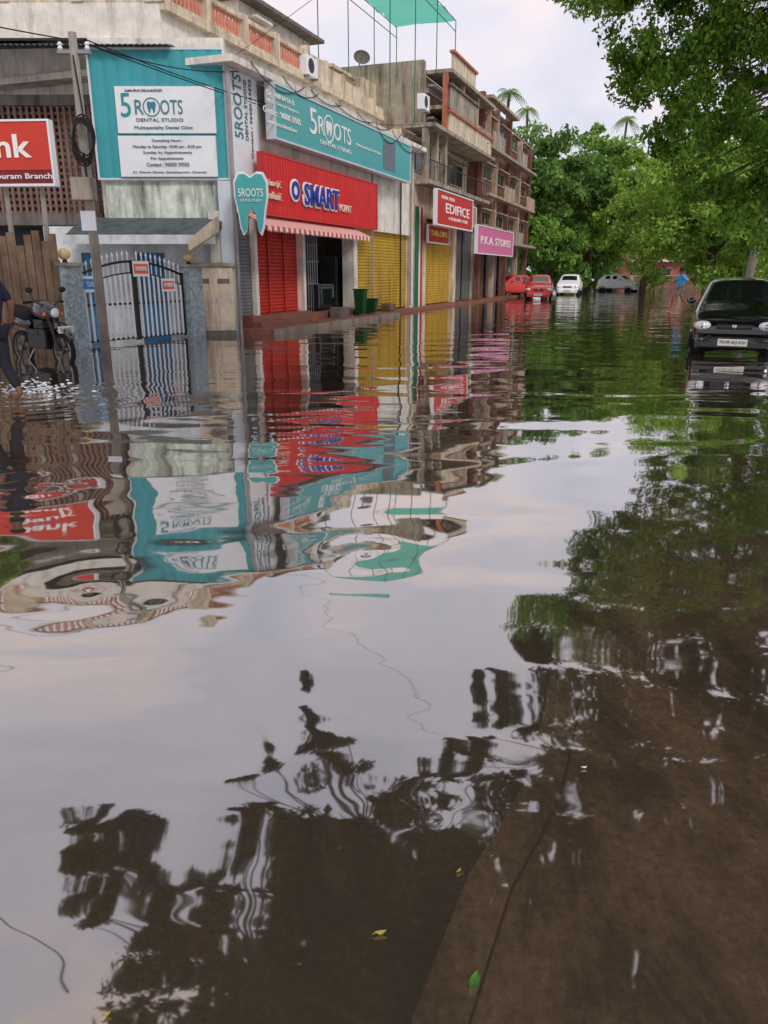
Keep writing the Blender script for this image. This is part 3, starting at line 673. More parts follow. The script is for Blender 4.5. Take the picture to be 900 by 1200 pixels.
# brown block
x0=x1+.05; x1=F.loc(618,200)[0]; zt=F.loc(566,92)[1]-1.0
R_=thing('brown_building','tall brown and beige apartment block with rows of windows before the trees','building',F,(x0,0,0))
MB().box(x0,x0+(x1-x0)*.5,0,10,3.3,zt).box(x0+(x1-x0)*.5+.002,x1,0,10,3.3,zt-.9).box(x0,x1,1.2,10,0,3.298).build('wall','brown_wall',R_)
for k in range(5): 
    xx=x0+(x1-x0)*k/4; MB().box(xx-.2,xx+.2,-.25,-.003,0,zt+.3-(.9 if k>2 else 0)).build('pilaster','beige_wall' if k%2 else 'brown_wall',R_)
for k in range(4):
    xe=x1 if k<3 else x0+(x1-x0)*.5
    MB().box(x0,xe,-.7 if k else -.9,-.26,3.2+(zt-3.2)*k/3,3.35+(zt-3.2)*k/3).build('floor_slab','beige_wall' if k%2 else 'concrete',R_)
for f_ in range(3):
    zz0=3.35+(zt-3.2)*f_/3
    for k in range(4):
        xa=x0+(x1-x0)*k/4+.6; xb=x0+(x1-x0)*(k+1)/4-.6
        window(R_,xa,xb,zz0+.8,zz0+1.55,.0,'concrete' if (k+f_)%2 else 'beige_wall')
        if (k+f_)%2==0: MB().box(xa-.3,xb+.3,-.7,-.64,zz0,zz0+.7).build('balcony_parapet','beige_wall' if k%2 else 'concrete',R_)
for k in range(4):
    xa=x0+(x1-x0)*k/4+.3; xb=x0+(x1-x0)*(k+1)/4-.3
    s_=MB(); corr(s_,xa,xb,.1,3.0,.3,.12,.03); s_.build('shutter','greyshutter' if k%2 else 'brown_wall',R_)
def sign(nm_,label,rc,y,mat,lines,th=.15,proj=None):
    S=board(nm_,label,F,rc,y,th,mat,frame='board')
    x0,x1,z0,z1=rc
    for st,a_,b_,c,d_,mt,bo in lines: text(S,st,x0+(x1-x0)*a_,x0+(x1-x0)*b_,z0+(z1-z0)*c,z0+(z1-z0)*d_,y-th-.003,mt,bo)
    return S
sign('shop_sign','red sign with white capital lettering and tiny line below, on the balcony building',F.rect(508,222,262,550,-.9),-.9,'redsign',[("EDIFICE",.22,.9,.38,.68,'whitetext',.01),("A DESIGNER STORE",.3,.85,.18,.28,'whitetext',0),("96000 39505",.1,.45,.78,.88,'whitetext',0)])
sign('shop_sign','small dark red sign beside the pillar above the second yellow shutter',F.rect(500,264,283,524,-.2),-.2,'redshop',[("TAILORS",.1,.9,.4,.75,'yellow_letter',.01)],.08)
sign('shop_sign','pink sign with white store lettering over the grey shutters',F.rect(556,264,296,598,-1.0),-1.0,'pink',[("P.K.A. STORES",.08,.92,.35,.65,'whitetext',.01)])
sign('shop_sign','narrow beige board between the red sign and the pink sign',F.rect(541,240,262,556,-.4),-.4,'beige_wall',[],.08)
# ---------------------------------------------------------------- bank sign, fence, gate, pole
NS=Fr(-7.0,16.9,-4)
x0,_=NS.loc(-90,175); x1=NS.loc(63,180)[0]; z1=NS.loc(30,144)[1]; z0=NS.loc(50,216)[1]
S=thing('bank_sign','red branch sign with white lettering on two posts at the left edge','sign',NS,(x0,0,0))
hp=z1-z0; zc=z0+hp*.22
MB().box(x0,x1,-.15,.0,zc,z1).build('red_panel','orangered',S,bevel=.01); MB().box(x0,x1,-.15,.0,z0,zc-.003).build('dark_band','maroon',S)
MB().box(x0-.04,x1+.04,-.17,.02,z0-.05,z0-.002).box(x0-.04,x1+.04,-.17,.02,z1+.002,z1+.04).box(x1+.002,x1+.04,-.17,.02,z0,z1).build('frame','board',S)
text(S,"Bank",NS.xs(-44,3.8,-.15),NS.xs(38,3.8,-.15),z0+hp*.42,z0+hp*.80,-.153,'whitetext',.02)
text(S,"Gopalapuram Branch",NS.xs(-38,3.6,-.15),NS.xs(60,3.6,-.15),z0+hp*.05,z0+hp*.17,-.153,'whitetext',.01)
for a_,b_ in((22,5),(60,48)): MB().tube((NS.xs(a_,1.0),.06,-.2),(NS.xs(b_,3.2),.06,z0+.2),.055).build('post','pole',S)
WF=Fr(-8.2,16.3,12)
WT=thing('plank_fence','weathered brown plank fence behind the parked motorcycle','fence',WF,(0,0,0))
fm=MB(); n=26
for k in range(n):
    xx=-2.6+k*.16; h_=2.0+.12*math.sin(k*2.3)+.06*math.sin(k*5); yo=.012*math.sin(k*3.7); fm.box(xx,xx+.14,yo,.03+yo,-.2,h_+.25)
fm.build('planks','wood',WT)
for z_ in(.5,1.7): MB().box(-2.6,1.55,.046,.09,z_,z_+.1).build('rail','wood',WT)
PA=gp(88,408); PB=gp(227,394)
ang=math.degrees(math.atan2(PB.y-PA.y,PB.x-PA.x)); GF=Fr(PA.x,PA.y,ang); GL=(Vector((PB.x,PB.y))-Vector((PA.x,PA.y))).length
zpost=GF.loc(88,312)[1]
for k,xx in enumerate((0,GL)):
    p=thing('gate_post',['rough blue grey stone gate post with globe lamp, left of the iron gate','rough blue grey stone gate post with globe lamp, between gate and meter cabinet'][k],'gate post',GF,(xx,0,0))
    MB().box(xx-.23,xx+.23,-.23,.23,-.3,zpost).build('shaft','stonepost',p,bevel=.02); MB().box(xx-.27,xx+.27,-.27,.27,zpost+.002,zpost+.07).build('cap','concrete',p)
    MB().lathe((xx,0,zpost+.07),[(.06,0),(.04,.05),(.06,.08)],12).build('lamp_base','black',p)
    MB().sphere((xx,0,zpost+.24),.13,12,(1,1,.9)).build('globe','lampglobe',p,smooth=True)
GT=thing('iron_gate','double leaf iron gate with pale vertical bars, black frame and paper notices','gate',GF,(GL/2,0,0))
for s0,s1,side in((.27,GL/2-.02,0),(GL/2+.02,GL-.27,1)):
    fr_=MB(); fr_.box(s0,s0+.05,-.03,.03,.05,1.55 if side==0 else 1.8).box(s1-.05,s1,-.03,.03,.05,1.8 if side==0 else 1.55).box(s0+.05,s1-.05,-.025,.025,.08,.13).box(s0+.05,s1-.05,-.025,.025,.85,.9)
    pts=[]
    for j in range(9):
        t=j/8; tt=t if side==0 else 1-t; pts.append((s0+(s1-s0)*t,0,1.5+.3*math.sin(tt*math.pi/2)))
    fr_.path(pts,.03); fr_.path([(p[0],p[1],p[2]-.25) for p in pts],.018)
    lf=fr_.build('gate_leaf','black',GT); nb=10
    for j in range(nb):
        t=(j+.8)/(nb+.6); xx=s0+(s1-s0)*t; tt=t if side==0 else 1-t; hz=1.5+.3*math.sin(tt*math.pi/2)
        MB().box(xx-.028,xx+.028,-.04,-.027,.1,hz-.27).tube((xx,-.0,hz-.3),(xx,0,hz+.12),.015,.015,6).lathe((xx,0,hz+.12),[(.017,0),(.028,.03),(.004,.11)],6).build('bar','gatebar',lf)
def poster(px,py,w_,h_,mt,lab):
    x,z=GF.loc(px,py,-.07); q=thing('notice',lab,'notice',GF,(x,-.07,z-h_/2)); MB().box(x-w_/2,x+w_/2,-.076,-.068,z-h_/2,z+h_/2).build('sheet','board',q); MB().box(x-w_/2+.03,x+w_/2-.03,-.08,-.0775,z-h_*.32,z+h_*.32).build('printed_area',mt,q); return q
q=poster(106,333,.5,.34,'poster_blue','blue and white notice tied to the left part of the iron gate'); x_,z_=GF.loc(106,333,-.07); text(q,"TO LET",x_-.14,x_+.14,z_-.05,z_+.05,-.082,'whitetext')
q=poster(165,315,.5,.34,'poster_orange','orange lettered notice at the top centre of the iron gate'); x_,z_=GF.loc(165,315,-.07); text(q,"NO PARKING",x_-.17,x_+.17,z_-.05,z_+.05,-.082,'whitetext')
q=poster(197,334,.44,.3,'poster_orange','orange lettered notice on the right leaf of the iron gate'); x_,z_=GF.loc(197,334,-.07); text(q,"NO PARKING",x_-.15,x_+.15,z_-.05,z_+.05,-.082,'whitetext')
d=gp(254,393.5); MF=Fr(d.x,d.y,10)
c=thing('meter_cabinet','old cream electrical cabinet standing between the gate post and the corner column','cabinet',MF,(0,0,0))
hc=MF.loc(254,308)[1]
MB().box(-.5,.5,0,.4,.12,hc-.1).build('casing','cream_wall',c,bevel=.03); MB().box(-.55,.55,-.05,.45,hc-.098,hc).build('top','concrete',c,bevel=.02)
MB().box(-.5,.5,0,.4,-.3,.118).build('plinth','concrete2',c)
for s in(-1,1):
    d_=MB().box(min(s*.02,s*.46),max(s*.02,s*.46),-.02,-.001,.2,hc-.2).build('door','cream_wall',c,bevel=.006); MB().box(s*.06-.015,s*.06+.015,-.05,-.021,.8,.95).build('handle','steel',d_)
    MB().box(min(s*.1,s*.4),max(s*.1,s*.4),-.026,-.0215,hc-.5,hc-.38).build('vent','concrete2',d_)
pb_=gp(124,412); PX,PY=pb_.x,pb_.y
PF=Fr(PX,PY,0); ztp=PF.loc(96,38)[1]
P=thing('power_pole','weathered concrete power pole before the gate with coiled black cable','pole',PF,(0,0,0))
MB().lathe((0,0,-.3),[(.10,0),(.09,3),(.075,ztp+.3)],12).build('shaft','pole',P,smooth=True)
MB().box(-.3,.3,-.05,.05,ztp-.35,ztp-.29).build('crossarm','steel',P)
for s in(-.25,0,.25): MB().lathe((s,0,ztp-.29),[(.03,0),(.05,.03),(.03,.07),(.05,.1),(.02,.14)],10).build('insulator','board',P)
xx,zz=PF.loc(117,222,-.2); MB().box(-.2,.2,-.4,-.12,zz-.2,zz+.2).build('junction_box','concrete',P,bevel=.01)
xx,zz=PF.loc(117,260,-.2); MB().box(-.14,.14,-.2,-.17,zz-.16,zz+.2).build('notice_plate','board',P)
zc=PF.loc(117,160)[1]; cl=MB()
for k in range(7):
    rr_=.30+.03*random.random(); pts=[(rr_*.62*math.cos(t)+.08,-.16-.02*k+.02*math.sin(3*t+k),zc+rr_*math.sin(t)*1.15-.03*k) for t in [2*math.pi*j/24 for j in range(25)]]; cl.path(pts,.016,5)
cl.path([(.02,-.13,zc-.3),(.05,-.16,zc-.9),(0,-.15,zz+.4)],.02,5); cl.path([(.1,-.13,zc+.3),(.02,-.13,ztp-.4)],.015,5)
cl.build('cable_coil','wire',P)
def cable(a_,b_,sag,lab,r=.012):
    a_=Vector(a_); b_=Vector(b_); pts=[]
    for j in range(25):
        t=j/24; q=a_.lerp(b_,t); q.z-=sag*4*t*(1-t); pts.append(q)
    o=MB().path(pts,r,5).build('overhead_cable','wire'); tag(o,lab,'cable','overhead cables across the street')
tp=PF.w(0,0,ztp-.1)
cable(tp,F.w(F.xs(300,6),-.2,zled+.3),.25,'cable from the left pole to the ledge above the teal fascia')
cable(tp+Vector((.2,0,0)),F.w(F.xs(480,6),-.6,z2f),.5,'cable from the left pole running down the shop row to the balcony building')
cable(tp+Vector((-.2,0,0)),(-14,8,6.5),.3,'cable running from the left pole off the left edge')
cable(tp,F.w(F.xs(560,6),-.7,8.2),.7,'long cable from the left pole to the tall brown block')
def refl(px,py,z):
    d=ray(px,py); d=Vector((d.x,d.y,-d.z)); base=gp(px,py); return base+d*(z/d.z)
p1=refl(330,670,7.2); p2=refl(545,880,6.6); dd=(p2-p1); cable(p1-dd*.4,p2+dd*.5,.05,'thin cable high over the flooded road',.006)
p1=refl(-30,1035,5.6); p2=refl(75,1147,5.6); dd=(p2-p1); cable(p1-dd*2,p2+dd*.0,.02,'thick short cable high above the camera on the left',.013)
# ---------------------------------------------------------------- shop clutter
def wheelie(px,w_,h_,lab):
    x=F.xs(px,.5,-.5)
    b=thing('wheelie_bin',lab,'bin',F,(x,-.5,.13),'green bins by the shops')
    i=MB(); i.v+=[(x-w_*.4,-.66,.17),(x+w_*.4,-.66,.17),(x+w_*.4,-.36,.17),(x-w_*.4,-.36,.17),(x-w_*.5,-.72,.13+h_),(x+w_*.5,-.72,.13+h_),(x+w_*.5,-.32,.13+h_),(x-w_*.5,-.32,.13+h_)]
    i.f+=[(0,3,2,1),(4,5,6,7),(0,1,5,4),(1,2,6,5),(2,3,7,6),(3,0,4,7)]; i.build('body','greenbin',b,bevel=.02)
    MB().box(x-w_*.54,x+w_*.54,-.76,-.28,.132+h_,.17+h_).build('lid','greenbin',b,bevel=.02)
    for s in(x-w_*.4,x+w_*.4-.05): MB().lathe((s,-.36,.22),[(.09,0),(.09,.05)],12,'x').build('wheel','rubber',b)
wheelie(422,.36,.85,'taller green wheelie bin in front of the shop opening')
wheelie(435,.3,.5,'shorter green bin before the first yellow shutter')
def cab(px0,px1,h_,y,mt,lab,zb=.34):
    x0=F.xs(px0,.8,y); x1=F.xs(px1,.8,y)
    c=thing('display_cooler',lab,'cooler',F,((x0+x1)/2,y,zb)); MB().box(x0,x1,y,y+.6,zb+.08,zb+h_).build('casing',mt,c,bevel=.02)
    MB().box(x0+.08,x1-.08,y-.025,y-.002,zb+.2,zb+h_-.1).build('glass_door','glass',c,bevel=.005); MB().box(x1-.14,x1-.11,y-.06,y-.027,zb+.4,zb+.8).build('handle','steel',c); MB().box(x0,x1,y+.0,y+.5,zb+.0,zb+.078).build('base','black',c)
cab(374,391,.85,.1,'dullsteel','low steel cooler standing in the dark shop opening')
cab(394,414,1.8,.6,'darkgrey','tall dark cooler deep in the shop opening')
cab(359,370,1.6,.7,'darkgrey','narrow dark cabinet just inside the shop beside the red shutter')
def crate(px,y,w_,h_,mt,lab,z=.132):
    x=F.xs(px,.4,y); c=thing('crate',lab,'crate',F,(x,y,z)); m_=MB()
    m_.box(x-w_/2,x+w_/2,y-.2,y-.17,z,z+h_).box(x-w_/2,x+w_/2,y+.17,y+.2,z,z+h_).box(x-w_/2,x-w_/2+.03,y-.168,y+.168,z,z+h_).box(x+w_/2-.03,x+w_/2,y-.168,y+.168,z,z+h_); m_.build('side',mt,c,bevel=.006)
    MB().box(x-w_/2+.032,x+w_/2-.032,y-.165,y+.165,z+.01,z+h_*.8).build('contents','concrete2',c)
crate(398,-.4,.7,.33,'concrete2','grey crate on the pavement before the dark shop opening')
crate(455,-.2,.6,.25,'wood','brown wooden crate at the foot of the first yellow shutter')
# ---------------------------------------------------------------- cars
def make_car(label,fr,paint,kind='hatch',group=None,detail=True,plate="TN 09 AQ 6161",sc=1.0):
    T=thing('parked_car',label,'car',fr,(0,0,0),group)
    if kind=='hatch':
        ST=[(-1.74,.34,.56,.58,.58,.46),(-1.66,.24,.69,.72,.68,.58),(-1.35,.20,.81,.87,.73,.64),(-.92,.20,.90,.96,.75,.66),(-.28,.20,.95,1.36,.76,.55),(-.20,.20,.95,1.39,.76,.56),(.33,.20,.97,1.43,.76,.57),(.42,.20,.97,1.43,.76,.57),(1.02,.20,.98,1.40,.75,.56),(1.16,.20,.98,1.37,.745,.55),(1.60,.22,.95,1.02,.72,.62),(1.70,.34,.78,.8,.66,.58)]
    else:
        ST=[(-2.1,.34,.58,.60,.66,.56),(-2.03,.24,.70,.72,.76,.64),(-1.6,.20,.82,.87,.80,.72),(-.95,.20,.92,.97,.81,.72),(-.2,.20,.95,1.40,.82,.61),(-.12,.20,.95,1.42,.82,.61),(.45,.20,.97,1.45,.82,.62),(.54,.20,.97,1.45,.82,.62),(1.1,.20,.98,1.40,.81,.61),(1.2,.2,.98,1.38,.81,.6),(1.6,.20,.98,1.04,.79,.68),(2.05,.24,.94,.97,.76,.66),(2.12,.36,.8,.82,.7,.6)]
    bm=bmesh.new(); rows=[]
    for (y,zb,zl,zr,wb,wr) in ST:
        half=[(wb*.86,zb),(wb,zb+.1),(wb+.03,zb+(zl-zb)*.5),(wb+.01,zl-.05),(wb-.02,zl),(wr+.02,zr-.06 if zr-zl>.15 else zr-.02),(wr*.85,zr-.012),(wr*.4,zr+.012)]
        rows.append([bm.verts.new((x,y,z)) for x,z in half]+[bm.verts.new((-x,y,z)) for x,z in half[::-1]])
    n=len(rows[0])
    for i in range(len(rows)-1):
        for k in range(n):
            f=bm.faces.new((rows[i][k],rows[i][(k+1)%n],rows[i+1][(k+1)%n],rows[i+1][k])); f.smooth=True
            if i==3 and k in(6,7,8): f.material_index=1
            if i==len(rows)-3-(1 if kind!='hatch' else 0) and k in(6,7,8): f.material_index=2
            if i in (5,7) and k in(4,10): f.material_index=3
    bm.faces.new(rows[0][::-1]); bm.faces.new(rows[-1])
    bmesh.ops.recalc_face_normals(bm,faces=bm.faces)
    me=bpy.data.meshes.new('c'); bm.to_mesh(me); bm.free()
    for _ in range(4): me.materials.append(M[paint])
    ob=bpy.data.objects.new('c',me); COL.objects.link(ob); md=ob.modifiers.new('s','SUBSURF'); md.levels=2; md.render_levels=2
    bpy.context.view_layer.update(); ev=bpy.data.meshes.new_from_object(ob.evaluated_get(bpy.context.evaluated_depsgraph_get())); bpy.data.objects.remove(ob)
    V=[tuple(v.co) for v in ev.vertices]
    def sub(idx,side=0):
        s=MB(); mp_={}
        for p in ev.polygons:
            if p.material_index!=idx: continue
            if side and p.center.x*side<0: continue
            fc=[]
            for vi in p.vertices:
                if vi not in mp_: mp_[vi]=len(s.v); s.v.append(V[vi])
                fc.append(mp_[vi])
            s.f.append(tuple(fc))
        return s
    sub(0).build('body',paint,T,smooth=True)
    sub(1).build('windshield','glass',T,smooth=True); sub(2).build('rear_window','glass',T,smooth=True)
    sub(3,1).build('side_window','glass',T,smooth=True); sub(3,-1).build('side_window','glass',T,smooth=True)
    W=ST[3][4]; yf=ST[0][0]; yr=ST[-1][0]; wb_=abs(yf)-.55
    for s in(-1,1):
        for yy in(-wb_,wb_-.02):
            t_=MB().lathe((s*(W-.10),yy,.09),[(.16,-.085),(.25,-.085),(.275,-.06),(.28,0),(.275,.06),(.25,.085),(.16,.085)],24,'x').build('tyre','rubber',T,smooth=True)
            MB().lathe((s*(W-.10),yy,.09),[(.17,-.08),(.15,-.05),(.04,-.08),(.04,.08),(.15,.05),(.17,.08)],16,'x').build('rim','steel',t_)
            ar=MB(); pts=[(s*(W+.015),yy+.33*math.cos(t),.12+.33*math.sin(t)) for t in [math.pi*j/10 for j in range(11)]]; ar.path(pts,.025,5); ar.build('wheel_arch','darkgrey' if paint!='carblack' else 'carblack',T)
        hx=ST[1][4]-.14; 
        h=MB().sphere((s*hx,yf+.065,.585),1,10,(.155,.10,.085)).build('headlight','lens',T,smooth=True)
        MB().sphere((s*(hx),yf-.02,.585),.045,8,(1,.5,1)).build('bulb','chrome',h)
        MB().sphere((s*(hx+.14),yf+.14,.585),1,8,(.04,.07,.06)).build('indicator','poster_orange',T,smooth=True)
        MB().sphere((s*(ST[-2][4]-.08),yr-.05,.78),1,8,(.08,.05,.13)).build('tail_lamp','taillamp',T,smooth=True)
        MB().sphere((s*(W+.10),ST[3][0]+.38,.99),1,8,(.085,.05,.06)).build('mirror','black' if paint!='carblack' else 'carblack',T,smooth=True)
        MB().sphere((s*(hx+.02),yf-.07,.34),1,8,(.06,.03,.04)).build('fog_lamp','dullsteel',T,smooth=True)
        yy=ST[5][0]+.62; MB().box(s*(W+.03)-.012,s*(W+.03)+.012,yy,yy+.14,.80,.825).build('door_handle','black',T)
    MB().prismx([(yf-.07,.16),(yf-.09,.30),(yf-.05,.44),(yf+.18,.46),(yf+.2,.16)],-(W-.1),W-.1).build('bumper','carblack' if paint=='carblack' else paint,T,smooth=False,bevel=.05)
    MB().box(-.3,.3,yf-.012,yf+.1,.52,.62).build('grille','black',T)
    MB().box(-.28,.28,yf-.03,yf-.013,.57,.585).build('trim_bar','dullsteel',T)
    MB().sphere((0,yf-.04,.58),1,8,(.045,.015,.04)).build('badge','chrome',T)
    MB().prismx([(yr-.18,.16),(yr+.06,.2),(yr+.07,.42),(yr-.12,.46)],-(W-.08),W-.08).build('rear_bumper',paint,T,bevel=.04)
    pz=.24; p_=MB().box(-.25,.25,yf-.115,yf-.095,pz,pz+.12).build('number_plate','plate',T); text(p_,plate,-.225,.225,pz+.025,pz+.095,yf-.116,'darktext',.01,ext=.002)
    if detail:
        ycw=ST[3][0]
        for a_,b_ in((.1,.5),(-.35,.08)): MB().tube((a_,ycw+.02,.99),(b_,ycw+.12,1.06),.008).build('wiper','black',T)
        MB().tube((.5,.3,1.4),(.62,.7,1.75),.004).build('aerial','black',T)
    if sc!=1: T.scale=(sc,)*3
    return T
d=gp(866,418)
BF=Fr(d.x+.68,d.y+1.9,-24)
bc=make_car('black hatchback parked facing the camera in floodwater at the right edge',BF,'carblack',sc=1.06); bc.location.z=-.06
for (px,Y,deg,pt_,kd,lab) in [(598,54.5,-60,'carred','hatch','red hatchback partly hidden at the foot of the brown block'),(632,50,-12,'carred','sedan','red sedan with its front to the camera, left of the white cars'),(668,60,-18,'carwhite','sedan','white car nose on in the street, between the red sedan and the side-on white car'),(725,70,48,'carwhite','hatch','white hatchback seen from the side near the far compound wall')]:
    make_car(lab,Fr(WORLD.xs(px,.7,Y),Y,deg),pt_,kd,'cars parked at the far end of the street',False)
# ---------------------------------------------------------------- motorcycle
d=gp(50,424); MF2=Fr(d.x-.12,d.y+.35,56)
mc=thing('parked_motorcycle','black motorcycle parked on its stand beside the left gate post','motorcycle',MF2,(0,0,0))
for yy in(-.65,.62):
    t_=MB().lathe((0,yy,.18),[(.25,-.03),(.28,-.045),(.31,-.03),(.32,0),(.31,.03),(.28,.045),(.25,.03)],28,'x',True).build('tyre','rubber',mc,smooth=True)
    rm_=MB().lathe((0,yy,.18),[(.25,-.03),(.23,-.02),(.23,.02),(.25,.03)],24,'x',True).lathe((0,yy,.18),[(.05,-.06),(.05,.06)],12,'x')
    for k in range(6):
        a_=k*math.pi/3; rm_.tube((0,yy,.18),(0,yy+.24*math.cos(a_),.18+.24*math.sin(a_)),.014)
    rm_.build('rim','dullsteel',t_)
for s in(-.09,.09): MB().tube((s,-.65,.18),(s,-.38,.86),.025).build('fork','darkgrey',mc)
MB().path([(0,-.93,.36),(0,-.85,.5),(0,-.65,.54),(0,-.45,.5),(0,-.38,.42)],[.05,.065,.07,.065,.04],8).build('front_fender','carblack',mc,smooth=True)
MB().path([(0,-.46,.76),(0,-.32,.86),(0,-.1,.90),(0,.15,.80)],[.11,.18,.18,.09],12).build('tank','carblack',mc,smooth=True)
MB().path([(0,.1,.80),(0,.3,.78),(0,.6,.84),(0,.88,.90)],[.11,.14,.13,.07],10).build('seat','rubber',mc,smooth=True)
MB().path([(0,.2,.62),(0,.55,.66),(0,.9,.70),(0,1.02,.5)],[.12,.12,.09,.05],8).build('rear_fender','carblack',mc,smooth=True)
MB().box(-.15,.15,-.35,.2,.2,.55).box(-.12,.12,-.28,.02,.551,.72).build('engine','black',mc,bevel=.02)
MB().path([(.12,-.3,.35),(.14,-.38,.2),(.16,.15,.18),(.18,.8,.3)],[.02,.02,.03,.05],8).build('exhaust','darkgrey',mc,smooth=True)
hb=MB().path([(-.36,-.22,1.02),(-.25,-.3,1.04),(-.08,-.38,.96),(.08,-.38,.96),(.25,-.3,1.04),(.36,-.22,1.02)],.015,6).build('handlebar','darkgrey',mc)
for s in(-1,1):
    MB().tube((s*.27,-.285,1.038),(s*.4,-.2,1.02),.022).build('grip','rubber',hb)
    MB().tube((s*.25,-.3,1.04),(s*.3,-.33,1.2),.007).sphere((s*.33,-.33,1.24),1,8,(.075,.02,.05)).build('mirror','black',hb)
    MB().sphere((s*.17,-.45,.82),.035,8).build('indicator','poster_orange',mc)
MB().lathe((0,-.5,.84),[(.06,.13),(.11,.05),(.115,0),(.1,-.015)],16,'y').build('headlight_shell','carblack',mc,smooth=True)
MB().lathe((0,-.518,.84),[(.09,0),(.05,-.02),(.005,-.026)],16,'y').build('headlight','lens',mc,smooth=True)
MB().path([(-.28,-.35,.45),(-.3,-.38,.62),(-.12,-.36,.68),(.12,-.36,.68),(.3,-.38,.62),(.28,-.35,.45)],.016,6).build('leg_guard','darkgrey',mc)
p_=MB().box(-.15,.15,-.79,-.775,.50,.62).build('number_plate','plate',mc); text(p_,"TN 09 4821",-.12,.12,.53,.59,-.791,'darktext',ext=.001)
MB().tube((-.1,.1,.2),(-.3,.2,-.2),.014).build('side_stand','steel',mc)
mc.location.z=.02
# ---------------------------------------------------------------- people
def skinned(verts,edges,radii,root=0,lv=2):
    me=bpy.data.meshes.new('sk'); me.from_pydata(verts,edges,[]); ob=bpy.data.objects.new('sk',me); COL.objects.link(ob)
    md=ob.modifiers.new('s','SKIN'); md.use_smooth_shade=True
    for i,r in enumerate(radii):
        sv=me.skin_vertices[0].data[i]; sv.radius=(r,r) if not isinstance(r,tuple) else r; sv.use_root=(i==root)
    ss=ob.modifiers.new('u','SUBSURF'); ss.levels=lv; ss.render_levels=lv
    bpy.context.view_layer.update(); ev=bpy.data.meshes.new_from_object(ob.evaluated_get(bpy.context.evaluated_depsgraph_get())); bpy.data.objects.remove(ob)
    s=MB(); s.v=[tuple(v.co) for v in ev.vertices]; s.f=[tuple(p.vertices) for p in ev.polygons]; return s
def person(label,fr,J,shirt,trouser,short=False,base=(0,0,-.15)):
    T=thing('person',label,'person',fr,base)
    V=[];E=[];R=[]
    def add(p,r,par=None):
        V.append(p);R.append(r)
        if par is not None:E.append((par,len(V)-1))
        return len(V)-1
    pel=add(J['pelvis'],(.13,.10)); sp_=add(J['waist'],(.12,.09),pel); ch=add(J['chest'],(.15,.10),sp_); nk=add(J['neck'],.055,ch)
    hd0=add(J['jaw'],(.065,.07),nk); hd1=add(J['head'],(.082,.098),hd0); hd2=add(J['crown'],(.05,.06),hd1)
    for s in('l','r'):
        sh=add(J['sh'+s],.06,ch); el=add(J['el'+s],.042,sh); wr=add(J['wr'+s],.027,el); d_=(Vector(J['wr'+s])-Vector(J['el'+s])).normalized()
        pm_=add(tuple(Vector(J['wr'+s])+d_*.07),(.035,.018),wr)
        for q in range(4):
            o_=Vector((0,(q-1.5)*.018,0)); a_=add(tuple(Vector(V[pm_])+d_*.05+o_),.009,pm_); add(tuple(Vector(V[a_])+d_*(.04-.006*abs(q-1.3))+Vector((.008,0,0))),.007,a_)
        add(tuple(Vector(J['wr'+s])+d_*.05+Vector((0,-.045,0))),.009,wr)
        hp=add(J['hp'+s],.09,pel); kn=add(J['kn'+s],.058,hp); an=add(J['an'+s],.036,kn); add(J['to'+s],(.035,.025),an)
    skinned(V,E,R).build('body','skin',T,smooth=True)
    V.clear();E.clear();R.clear()
    pel=add(tuple(Vector(J['pelvis'])-Vector((0,0,.06))),(.155,.125)); a_=add(J['waist'],(.15,.12),pel); c_=add(J['chest'],(.175,.125),a_); add(tuple(Vector(J['neck'])-Vector((0,0,.05))),.07,c_)
    for s in('l','r'):
        sh=add(J['sh'+s],.08,c_); add(tuple(Vector(J['sh'+s]).lerp(Vector(J['el'+s]),.9)),.062,sh)
    skinned(V,E,R).build('shirt',shirt,T,smooth=True)
    V.clear();E.clear();R.clear()
    pel=add(J['pelvis'],(.15,.12))
    for s in('l','r'):
        hp=add(J['hp'+s],.108,pel)
        if short: add(tuple(Vector(J['hp'+s]).lerp(Vector(J['kn'+s]),.8)),.09,hp)
        else:
            kn=add(J['kn'+s],.078,hp); add(tuple(Vector(J['kn'+s]).lerp(Vector(J['an'+s]),.85)),.062,kn)
    skinned(V,E,R).build('trousers',trouser,T,smooth=True)
    h=Vector(J['head']); f=Vector(J['face'])
    MB().sphere(tuple(h+Vector((0,0,.045))-f*.022),1,12,(.095,.108,.10)).build('hair','hair',T,smooth=True)
    nf=h+f*.1; side=Vector((-f.y,f.x,0))
    MB().sphere(tuple(nf+Vector((0,0,-.03))),.016,6,(1,1,1.3)).build('nose','skin',T,smooth=True)
    for s in(-1,1):
        MB().sphere(tuple(h+f*.085+side*s*.032),.011,6).build('eye','hair',T); MB().sphere(tuple(h+side*s*.085+Vector((0,0,-.02))),1,6,(.015,.02,.03)).build('ear','skin',T)
    MB().sphere(tuple(h+f*.082+Vector((0,0,-.07))),1,6,(.022,.022,.006)).build('mouth','taillamp',T)
    return T
J=dict(pelvis=(0,0,.93),waist=(0,.0,1.1),chest=(0.02,0,1.32),neck=(.03,0,1.5),jaw=(.05,0,1.56),head=(.06,0,1.64),crown=(.05,0,1.72),face=(0.95,-.3,0),
  shl=(.02,.19,1.42),ell=(-.08,.26,1.16),wrl=(.08,.26,.93),shr=(.02,-.19,1.42),elr=(-.10,-.26,1.17),wrr=(.02,-.3,.92),
  hpl=(0,.1,.86),knl=(.22,.1,.5),anl=(.14,.1,.12),tol=(.28,.1,.02),hpr=(0,-.1,.86),knr=(-.02,-.1,.46),anr=(-.22,-.1,.1),tor=(-.1,-.1,.02))
d=gp(3,470); person('person in dark navy clothes wading past the parked motorcycle at the left edge',Fr(d.x,d.y,160),J,'navy','darkcloth',base=(0,0,-.10))
